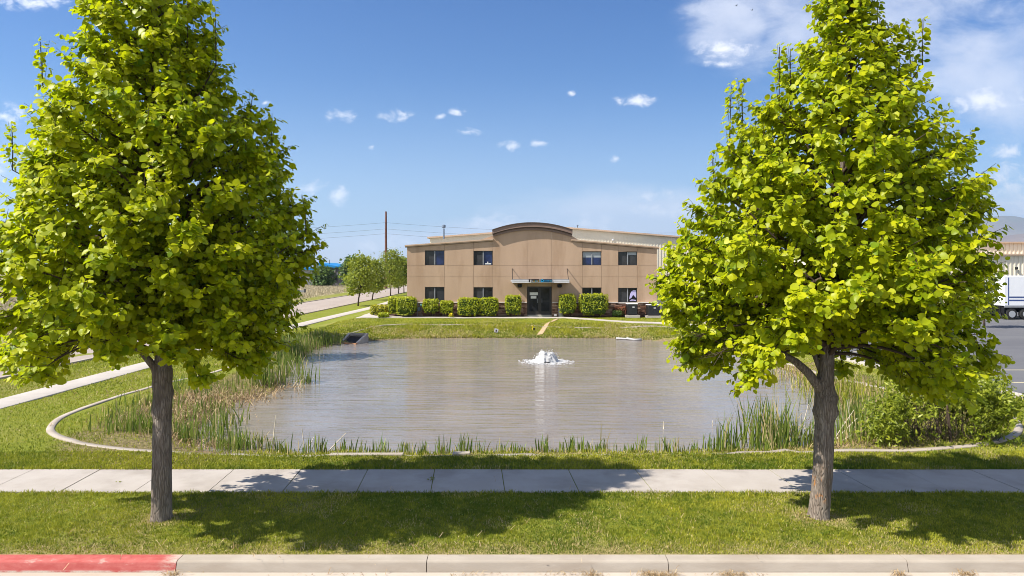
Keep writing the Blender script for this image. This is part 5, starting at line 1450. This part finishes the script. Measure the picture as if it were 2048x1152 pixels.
# far right warehouse
w2 = thing('warehouse', 'two tier cream metal warehouse behind the white trailer', 'building', (0, 0, 0))
Y2 = 76.0; s2 = F / Y2; X2 = lambda px: (px - CX) / s2; Z2 = lambda py: CAMH - (py - HY) / s2
mb = MB(); mb.box(X2(1780), X2(2500), Y2, Y2 + 30, -.2, Z2(510)); mb.box(X2(1800), X2(2500), Y2 + 2, Y2 + 30, Z2(510), Z2(485)); wo_ = mb.build('wall', M['cream_metal'], w2)
mb = MB(); ribs(mb, X2(1860), X2(2250), Y2, lambda x: 0, lambda x: Z2(511), .46, .06, .12); ribs(mb, X2(1860), X2(2250), Y2 + 2, lambda x: Z2(508), lambda x: Z2(485.5), .46, .06, .12); mb.build('rib', M['cream_metal'], wo_)['kind'] = 'stuff'
mb = MB(); mb.box(X2(1778), X2(2502), Y2 - .3, Y2 + 2.0, Z2(511), Z2(507.5)); mb.box(X2(1798), X2(2502), Y2 + 1.7, Y2 + 30, Z2(485.5), Z2(482.3)); mb.build('eaves_trim', M['peach_trim'], w2)
mb = MB(); mb.rbox(X2(2028), X2(2032), Y2 - .35, Y2 - .08, Z2(539), Z2(534), .04); mb.build('flood_lamp', M['black'], w2)

# ================================================================== TRAILER AND CAR
YT = 60.0; sT = F / YT; tx = (2008 - CX) / sT
tl = thing('box_trailer', 'white box trailer with blue stripes parked before the metal warehouse', 'trailer', (tx, YT, 0))
zt = lambda py: CAMH - (py - HY) / sT
mb = MB(); mb.rbox(.02, 13.5, 0, 2.5, zt(612), zt(552), .05); body = mb.build('box_body', M['white_paint'], tl)
mb = MB()
for (a, b) in ((593.0, 595.6), (599.3, 601.8)): mb.box(.45, 13.4, -.012, -.002, zt(b), zt(a))
mb.box(.36, .43, -.012, -.002, zt(610), zt(555)); mb.build('stripe', M['blue_paint'], body)
mb = MB(); mb.box(0.0, 13.5, -.03, -.001, zt(615), zt(612.4)); mb.box(0, 13.5, 2.5, 2.53, zt(615), zt(612.4)); mb.build('side_rail', M['grey_steel'], tl)
mb = MB(); mb.box(.2, 13.2, .5, 2.0, zt(620), zt(612.2)); mb.box(.3, 3.2, .6, 1.9, .62, zt(620)); mb.box(-.05, .1, .3, 2.2, .45, .6); mb.box(-.02, .06, .5, .6, .6, zt(612.5)); mb.box(-.02, .06, 1.9, 2.0, .6, zt(612.5)); mb.build('chassis', M['black'], tl)
for wx_ in (.72, 1.95):
    for wy in (.0, 2.15):
        wb = MB(); wb.lathe([(.30, 0), (.46, .02), (.50, .07), (.50, .27), (.46, .33), (.30, .35)], (wx_, wy, .5), 26, 'y'); tyre = wb.build('wheel', M['rubber'], tl, smooth=False)
        wb = MB(); yy_ = wy - .012 if wy < 1 else wy + .012
        wb.lathe([(.295, .0), (.30, .05), (.2, .11), (.19, .2), (.08, .2), (.08, .02)] if wy < 1 else [(.295, .35), (.30, .30), (.2, .24), (.19, .15), (.08, .15), (.08, .33)], (wx_, yy_, .5), 22, 'y'); wb.build('rim', M['rim_metal'], tyre)
for y_ in (.05, 2.0):
    mb = MB(); mb.box(.05, .09, y_, y_ + .45, .25, zt(614)); mb.build('mud_flap', M['black'], tl)
for y_ in (.5, 1.9):
    mb = MB(); mb.box(9.8, 9.95, y_, y_ + .12, 0.02, zt(615)); mb.box(9.7, 10.05, y_ - .05, y_ + .17, 0, .05); mb.build('landing_leg', M['grey_steel'], tl)

car = thing('car', 'orange hatchback glimpsed through the leaves of the right lime tree', 'car', (17.9, 51.0, .012), radians(-100))
prof = [(-2.05, .28), (-2.08, .62), (-2.02, .92), (-1.90, 1.02), (-1.62, 1.42), (-1.40, 1.47), (.05, 1.48), (.35, 1.42), (1.02, .99), (1.75, .86), (2.05, .70), (2.10, .42), (2.05, .27)]
mb = MB(); nP = len(prof)
rows_ = []
for (yv, sc, dz_) in ((-.86, .97, 0), (-.83, 1.0, 0), (.83, 1.0, 0), (.86, .97, 0)):
    rows_.append([(x * sc, yv * (.86 if z > 1.05 else 1), z) for x, z in prof])
vs = sum(rows_, []); fs = []
for r_ in range(3):
    for k in range(nP): fs.append((r_ * nP + k, r_ * nP + (k + 1) % nP, (r_ + 1) * nP + (k + 1) % nP, (r_ + 1) * nP + k))
fs += [tuple(range(nP)), tuple(range(3 * nP, 4 * nP))[::-1]]
mb.add(vs, fs); mb.build('body', M['orange_paint'], car, bevel=.03)
mb = MB(); mb.add([(.40, -.66, 1.39), (.40, .66, 1.39), (.99, .76, 1.02), (.99, -.76, 1.02), (.43, -.66, 1.41), (.43, .66, 1.41), (1.03, .76, 1.03), (1.03, -.76, 1.03)], [(0, 1, 2, 3), (4, 7, 6, 5), (0, 4, 5, 1), (1, 5, 6, 2), (2, 6, 7, 3), (3, 7, 4, 0)]); mb.build('windscreen', M['car_glass'], car)
mb = MB(); mb.add([(-1.64, -.66, 1.39), (-1.64, .66, 1.39), (-1.87, .76, 1.07), (-1.87, -.76, 1.07), (-1.67, -.66, 1.40), (-1.67, .66, 1.40), (-1.92, .76, 1.07), (-1.92, -.76, 1.07)], [(0, 1, 2, 3), (4, 7, 6, 5), (0, 4, 5, 1), (1, 5, 6, 2), (2, 6, 7, 3), (3, 7, 4, 0)]); mb.build('rear_window', M['car_glass'], car)
for s_ in (-1, 1):
    mb = MB()
    for (a, b, c_, d_) in ((-1.55, -.72, -1.42, -.72), (-.62, .82, -.62, .28)):
        vv = [(a, s_ * .845, 1.0), (b, s_ * .845, 1.0), (d_, s_ * .735, 1.40), (c_, s_ * .735, 1.40)]
        mb.add(vv + [(x, y + s_ * .02, z) for x, y, z in vv], [(0, 1, 2, 3), (4, 7, 6, 5), (0, 4, 5, 1), (1, 5, 6, 2), (2, 6, 7, 3), (3, 7, 4, 0)])
    mb.build('side_window', M['car_glass'], car)
    mb = MB(); mb.rbox(1.86, 2.09, s_ * .62 - .17, s_ * .62 + .17, .62, .78, .04); mb.build('headlight', M['white_steel'], car)
    mb = MB(); mb.rbox(-2.11, -1.98, s_ * .72 - .12, s_ * .72 + .12, .75, 1.0, .03); mb.build('tail_light', M['red_lamp'], car)
    mb = MB(); mb.rbox(.72, .92, s_ * .98 - .09, s_ * .98 + .09, .98, 1.12, .03); mb.build('side_mirror', M['orange_paint'], car)
    for wx_ in (-1.28, 1.3):
        mb = MB(); mb.lathe([(.19, -.1), (.30, -.1), (.32, -.07), (.32, .07), (.30, .1), (.19, .1)], (wx_, s_ * .80, .32), 24, 'y'); ty = mb.build('wheel', M['rubber'], car)
        mb = MB(); mb.lathe([(.19, -.08), (.19, .08), (.06, .105 * 1), (.05, -.1)], (wx_, s_ * .80, .32), 16, 'y'); mb.build('rim', M['rim_metal'], ty)
mb = MB(); mb.box(2.06, 2.115, -.25, .25, .45, .57); mb.build('grille', M['black'], car)

# ================================================================== POND FURNITURE
fxx, fyy = at(1093, 723, WZ)
ft = thing('fountain', 'low white bubbling fountain in the middle of the pond', 'fountain', (fxx, fyy, WZ))
rng = np.random.RandomState(12)
import bmesh
def foam_mass(name, lumps, seed, noise=.05, parent=None, m='foam'):
    """one lumpy wet mass from overlapping blobs plus flying drops"""
    VV, FF = [], []
    bm = bmesh.new(); bmesh.ops.create_icosphere(bm, subdivisions=3, radius=1.0)
    bv = np.array([v.co[:] for v in bm.verts]); bf = np.array([[v.index for v in f.verts] for f in bm.faces]); bm.free()
    rg = np.random.RandomState(seed)
    for (c_, r_) in lumps:
        nz = 1 + (vnoise(bv[:, 0] * 3 + c_[0] * 9, bv[:, 2] * 3 + bv[:, 1] * 2.3 + c_[1] * 7, .45, seed) - .5) * .75
        nz = nz + (vnoise(bv[:, 0] * 9 + 5, bv[:, 1] * 9 + bv[:, 2] * 7, .4, seed + 1) - .5) * .3
        v = bv * np.array(r_) * nz[:, None] + np.array(c_); FF.append(bf + len(VV) * len(bv)); VV.append(v)
    return np_mesh(name, np.concatenate(VV), np.concatenate(FF), M[m], parent, smooth=False)
nr_, nt_ = 46, 110
rr_g, th_g = np.meshgrid(np.linspace(0, 1, nr_), np.linspace(0, 2 * pi, nt_, endpoint=False), indexing='ij')
gx_, gy_ = rr_g * np.cos(th_g), rr_g * np.sin(th_g)
edge = .64 * (1 + .10 * (vnoise(np.cos(th_g) * 3, np.sin(th_g) * 3, .6, 4) - .5) * 2)
lob = .80 + .26 * np.exp(-((gx_ + .33) / .30) ** 2) + .20 * np.exp(-((gx_ - .36) / .26) ** 2)
hz_ = .50 * (1 - rr_g ** 3.2) * lob
for sc_, am_ in ((.22, .13), (.10, .09), (.045, .06)):
    hz_ = hz_ + (vnoise(gx_ * .64, gy_ * .64 + hz_ * .8, sc_, int(sc_ * 100)) - .5) * am_ * (1 - rr_g ** 6)
dx_ = (vnoise(gx_, hz_ * 3, .12, 61) - .5) * .09
fv = np.stack([gx_ * edge + dx_, gy_ * edge * .8, np.maximum(hz_, -.02)], -1).reshape(-1, 3)
fi = np.arange(nr_ * nt_).reshape(nr_, nt_)
ff_ = np.stack([fi[:-1], fi[1:], np.roll(fi, -1, 1)[1:], np.roll(fi, -1, 1)[:-1]], -1).reshape(-1, 4)
np_mesh('water_jet', fv, ff_, M['foam'], ft, smooth=True)
lumps = []
for i in range(520):
    a = rng.rand() * 2 * pi; rr0 = .55 + .95 * rng.rand() ** 2.0
    lumps.append(((rr0 * cos(a) * 1.0, rr0 * sin(a) * .9, .0), (.03 + .15 * rng.rand() * (1.6 - rr0), .02 + .05 * rng.rand(), .008 + .010 * rng.rand())))
foam_mass('foam_ring', lumps, 14, parent=ft)
dl = []
for i in range(300):
    a = rng.rand() * 2 * pi; rr0 = .72 * math.sqrt(rng.rand()); dl.append(((rr0 * cos(a), rr0 * sin(a) * .8, .05 + (.50 + .07 * rng.randn()) * max(0, 1 - (rr0 / .8) ** 2.5)), (.007 + .009 * rng.rand(),) * 3))
foam_mass('drop', dl, 15, parent=ft)['kind'] = 'stuff'
mb = MB(); mb.lathe([(.04, -.1), (.09, -.1), (.10, .035), (.07, .055), (.03, .06)], (.05, -.54, .0), 14); mb.lathe([(.03, -.1), (.05, -.1), (.06, .035), (.03, .05)], (-.10, -.55, .0), 12); mb.build('nozzle', M['black'], ft)

# concrete outlet at the far left bank
ux, uy = at(697, 687, WZ)
ol = thing('drain_outlet', 'concrete drain outlet with a dark grate on the far left bank', 'outlet', (ux, uy, WZ), radians(-18))
mb = MB()
mb.prism([(-.1, -.2), (.0, .02), (1.15, .56), (1.3, .56), (1.3, -.3), (-.1, -.3)], -.72, -.56, 'x'); mb.prism([(-.1, -.2), (.0, .10), (1.15, .56), (1.3, .56), (1.3, -.3), (-.1, -.3)], .56, .72, 'x'); mb.box(-.56, .56, 1.1, 1.28, -.3, .575); mb.build('headwall', M['concrete'], ol)
mb = MB(); mb.prism([(.0, -.1), (1.09, .36), (1.09, .33), (.0, -.13)], -.555, .555, 'x'); mb.build('opening', M['black'], ol)
mb = MB()
for q in np.linspace(-.5, .5, 9): mb.tube([(q, .1, .05), (q, 1.08, .46)], .012, 5)
mb.build('grate', M['twig_bark'], ol)
mb = MB(); mb.box(-.35, .72, -.28, -.08, -.12, .06); mb.build('apron', M['rust'], ol)

# white pipe lying at the far shore on the right
px0, py0 = at(1232, 679.3, WZ); px1, py1 = at(1283, 681, WZ)
mb = MB(); mb.tube([(px0, py0, WZ + .09), ((px0 * .6 + px1 * .4), py0 - .05, WZ + .05), ((px0 * .55 + px1 * .45), py0 - .08, WZ + .09), (px0 * .3 + px1 * .7, py1, WZ + .04), (px1, py1, WZ + .07)], [.07, .075, .08, .08, .075], 10)
tag(mb.build('pipe', M['plastic_white'], smooth=True), 'white plastic pipe half sunk along the far shore', 'pipe')
qx, qy = at(992, 663, .05)
fr_ = thing('sign_board', 'small tilted white frame with a dark centre on the far bank', 'sign', (qx, qy, float(H(np.array([qx]), np.array([qy]))[0]) + .02), radians(12))
mb = MB(); mb.box(-.14, -.06, -.012, .012, .05, .36); mb.box(.06, .14, -.012, .012, .05, .36); mb.box(-.06, .06, -.012, .012, .05, .13); mb.box(-.06, .06, -.012, .012, .28, .36); f2 = mb.build('board', M['plastic_white'], fr_); f2.rotation_euler = (radians(-32), radians(14), 0)
mb = MB(); mb.box(-.06, .06, -.004, .006, .13, .28); f3 = mb.build('plate', M['black'], fr_); f3.rotation_euler = (radians(-32), radians(14), 0)
mb = MB(); mb.box(-.02, .02, .02, .05, -.15, .2); mb.build('stake', M['straw'], fr_)
qx, qy = at(1065.5, 660, .1); z_ = float(H(np.array([qx]), np.array([qy]))[0])
mb = MB(); mb.tube([(qx, qy, z_ - .05), (qx + .02, qy, z_ + .28)], .035, 8); mb.tube([(qx + .02, qy, z_ + .28), (qx - .09, qy, z_ + .3)], .035, 8); mb.rbox(qx + .02, qx + .16, qy - .05, qy + .08, z_ + .04, z_ + .16, .02, 1)
tag(mb.build('valve_marker', [M['marker_yellow'], M['black']]), 'bright yellow marker post on the far bank below the dirt trail', 'marker')
# loose slabs at the near pond lip
for (pa, pb, py, lb) in ((660, 806, 911.5, 'long grey stone slab at the near pond lip'), (905, 940, 909, 'short pale stone slab lying at the near pond lip')):
    xa, ya = at(pa, py, .0); xb, _ = at(pb, py, .0)
    mb = MB(); mb.prism([(xa, ya - .09), (xb, ya - .05), (xb, ya + .12), (xa, ya + .10)], -.12, .05, 'z'); tag(mb.build('stone_slab', M['kerb_concrete'], bevel=.012), lb, 'slab')

# ================================================================== FAR LEFT
YB = 172.0; sB = F / YB; XB = lambda px: (px - CX) / sB; ZBf = lambda py: CAMH - (py - HY) / sB
fb = thing('far_building', 'slate building with a bright blue slanted roof beyond the field', 'building', (0, 0, 0))
mb = MB(); mb.box(XB(672), XB(685), YB, YB + 18, -.3, ZBf(533.5)); mb.box(XB(632), XB(671.8), YB + 3, YB + 18, -.3, ZBf(531)); fw = mb.build('wall', [M['slate_wall']], fb)
mb = MB(); mb.prism([(XB(636), ZBf(525.2)), (XB(671), ZBf(531.5)), (XB(684.5), ZBf(532.6)), (XB(684.5), ZBf(533.4)), (XB(671), ZBf(535.5)), (XB(636), ZBf(530.0))], YB - 1.2, YB + 18, 'y'); mb.build('roof', M['blue_roof'], fb)
mb = MB()
for (pa, pb, ya, yb) in ((668.5, 670.5, 540, 545), (673.5, 675, 545, 550), (678.5, 680.5, 543.5, 550)): mb.box(XB(pa), XB(pb), YB - .06, YB + (3.2 if pa < 672 else .02), ZBf(yb), ZBf(ya))
mb.build('window', M['sill_white'], fb)
mb = MB(); mb.box(XB(669), XB(674.5), YB - .8, YB - .05, ZBf(561), ZBf(556)); mb.box(XB(664), XB(676), YB - 1.2, YB - .05, ZBf(553), ZBf(551.5)); mb.build('porch', M['black'], fb)
mb = MB(); mb.tube([(XB(652.5), YB + 3, ZBf(529)), (XB(652.5), YB + 3, ZBf(519.5))], .07, 5); mb.build('antenna', M['wire'], fb)
f2 = thing('far_building', 'pale grey building with a blue roof strip behind the left tree', 'building', (0, 0, 0))
mb = MB(); mb.box(XB(560), XB(631), YB + 8, YB + 22, -.3, ZBf(540)); mb.build('wall', M['pale_wall'], f2)
mb = MB(); mb.prism([(XB(556), ZBf(533)), (XB(628), ZBf(537.5)), (XB(628), ZBf(541)), (XB(556), ZBf(538))], YB + 6.5, YB + 23, 'y'); mb.build('roof', M['blue_roof'], f2)
mb = MB(); mb.box(XB(606), XB(622), YB + 7.9, YB + 7.98, ZBf(572), ZBf(566)); mb.build('window', M['slate_wall'], f2)
f3 = thing('far_building', 'tan block beside the slate building half hidden by a street tree', 'building', (0, 0, 0))
mb = MB(); mb.box(XB(686), XB(720), YB + 6, YB + 20, -.3, ZBf(549)); mb.build('wall', M['tan_wall'], f3)
mb = MB(); mb.box(XB(685.6), XB(721), YB + 5.6, YB + 20.5, ZBf(549), ZBf(547.6)); mb.build('roof', M['roof_metal'], f3)
# low steel barrier in the field
bxx, byy = at(598, 586, .3)
br = thing('barrier', 'low grey barrier rail standing in the dry field', 'barrier', (bxx, byy, 0))
s_ = F / byy
mb = MB(); mb.box(-13 / s_, 13 / s_, -.06, .06, .42, .75); mb.build('rail', M['grey_steel'], br)
for q in (-11, 12):
    mb = MB(); mb.box(q / s_ - .12, q / s_ + .12, -.1, .1, -.1, 1.0 if q > 0 else .7); mb.build('post', M['ac_side'], br)
# power line
PYY = 150.0; sP = F / PYY; ZP = lambda py: CAMH - (py - HY) / sP
for i, px in enumerate((772, -240, 1784)):
    pl = thing('power_pole', ['tall rusty steel power pole behind the street trees', 'rusty steel power pole beyond the left picture edge', 'rusty steel power pole hidden behind the right lime tree'][i], 'power pole', ((px - CX) / sP, PYY, 0), 0, 'power poles')
    mb = MB(); mb.tube([(0, 0, -.2), (0, 0, 8), (0, 0, ZP(423))], [.34, .27, .18], 10); mb.build('pole', M['pole_rust'], pl)
    for py in (445.5, 458, 467.5):
        mb = MB(); mb.lathe([(.05, 0), (.16, .05), (.1, .15), (.16, .25), (.06, .35)], (0, -.25, ZP(py) - .17), 8); mb.build('insulator', M['pole_rust'], pl)
for k, (py, lb) in enumerate(((445.5, 'topmost sagging power line'), (458, 'middle sagging power line'), (467.5, 'lowest sagging power line'))):
    mb = MB()
    for (pa, pb) in ((-240, 772), (772, 1784)):
        xs = np.linspace((pa - CX) / sP, (pb - CX) / sP, 25); u = np.linspace(0, 1, 25)
        mb.tube([(x, PYY - .42, ZP(py) - 2.3 * 4 * q * (1 - q)) for x, q in zip(xs, u)], .022, 4, caps=False)
    tag(mb.build('power_line', M['wire']), lb + ' strung between the steel poles', 'power line', 'power lines')
# two birds
for i, (px, py, lb) in enumerate(((1473, 11.5, 'tiny dark bird high in the pale cloud, upper of two'), (1504, 20.5, 'tiny dark bird in the pale cloud, lower of two'))):
    Yb = 60.0; s_ = F / Yb; o = thing('bird', lb, 'bird', ((px - CX) / s_, Yb, CAMH - (py - HY) / s_), radians(30), 'birds in the cloud')
    mb = MB(); mb.tube([(-.10, 0, 0), (-.04, 0, .01), (.04, 0, .012), (.09, 0, .02)], [.006, .025, .026, .008], 8); mb.build('body', M['black'], o, smooth=True)
    for s2_ in (-1, 1):
        mb = MB(); mb.prism([(.04, 0), (-.03, 0), (-.06, s2_ * .17), (.0, s2_ * .10)], .015, .022, 'z'); wgo = mb.build('wing', M['black'], o); wgo.rotation_euler = (radians(24 * s2_), 0, 0)

# ================================================================== MOUNTAINS
def ridge(name, Ym, pxs, pys, depth, seed, rough):
    n = 240; k = 34
    px = np.linspace(pxs[0], pxs[-1], n); X_ = (px - CX) * Ym / F
    top = CAMH - (np.interp(px, pxs, pys) - HY) * Ym / F
    top = top + (vnoise(X_, X_ * 0, depth * .30, seed) - .5) * rough + (vnoise(X_, X_ * 0, depth * .09, seed + 1) - .5) * rough * .5
    v = np.linspace(-1, 1, k)
    VX, VV_ = np.meshgrid(X_, v, indexing='ij')
    hgt = top[:, None] * (1 - np.abs(VV_) ** 1.15) + (vnoise(VX, VV_ * depth, depth * .16, seed + 2) - .5) * rough * 1.3 * (1 - np.abs(VV_)) * np.abs(VV_) * 3
    hgt += (vnoise(VX, VV_ * depth, depth * .05, seed + 3) - .5) * rough * .6 * (1 - np.abs(VV_)) * np.minimum(1, np.abs(VV_) * 6)
    Vt = np.stack([VX, Ym + VV_ * depth, np.maximum(hgt, -30)], -1).reshape(-1, 3)
    ii_ = np.arange(n * k).reshape(n, k); Fq = np.stack([ii_[:-1, :-1], ii_[1:, :-1], ii_[1:, 1:], ii_[:-1, 1:]], -1).reshape(-1, 4)
    return tag(np_mesh(name, Vt, Fq, M['mountain_rock'], smooth=True), kind='structure')
ridge('mountains', 9000, [1250, 1600, 1800, 1960, 2005, 2022, 2040, 2070, 2200, 2500, 2900], [520, 500, 475, 440, 434, 430.5, 433, 437, 425, 440, 470], 1800, 5, 60)
ridge('foothills', 5200, [1300, 1700, 1900, 2000, 2048, 2200, 2600, 3000], [526, 505, 482, 471, 467, 464, 480, 505], 900, 9, 18)

# ================================================================== AIR
mb = MB(); mb.box(-15000, 15000, -600, 15500, -120, 1150)
hz = bpy.data.materials.new('air'); hz.use_nodes = True; t = NT(hz.node_tree)
pv = t.n('VolumePrincipled'); pv.inputs['Color'].default_value = (0.5, 0.72, 1.0, 1); pv.inputs['Density'].default_value = 8e-5; pv.inputs['Anisotropy'].default_value = 0.2
t.out(None, pv.outputs[0])
hb = mb.build('haze', hz); tag(hb, 'thin blue air over the far mountains', 'haze', kind='stuff')
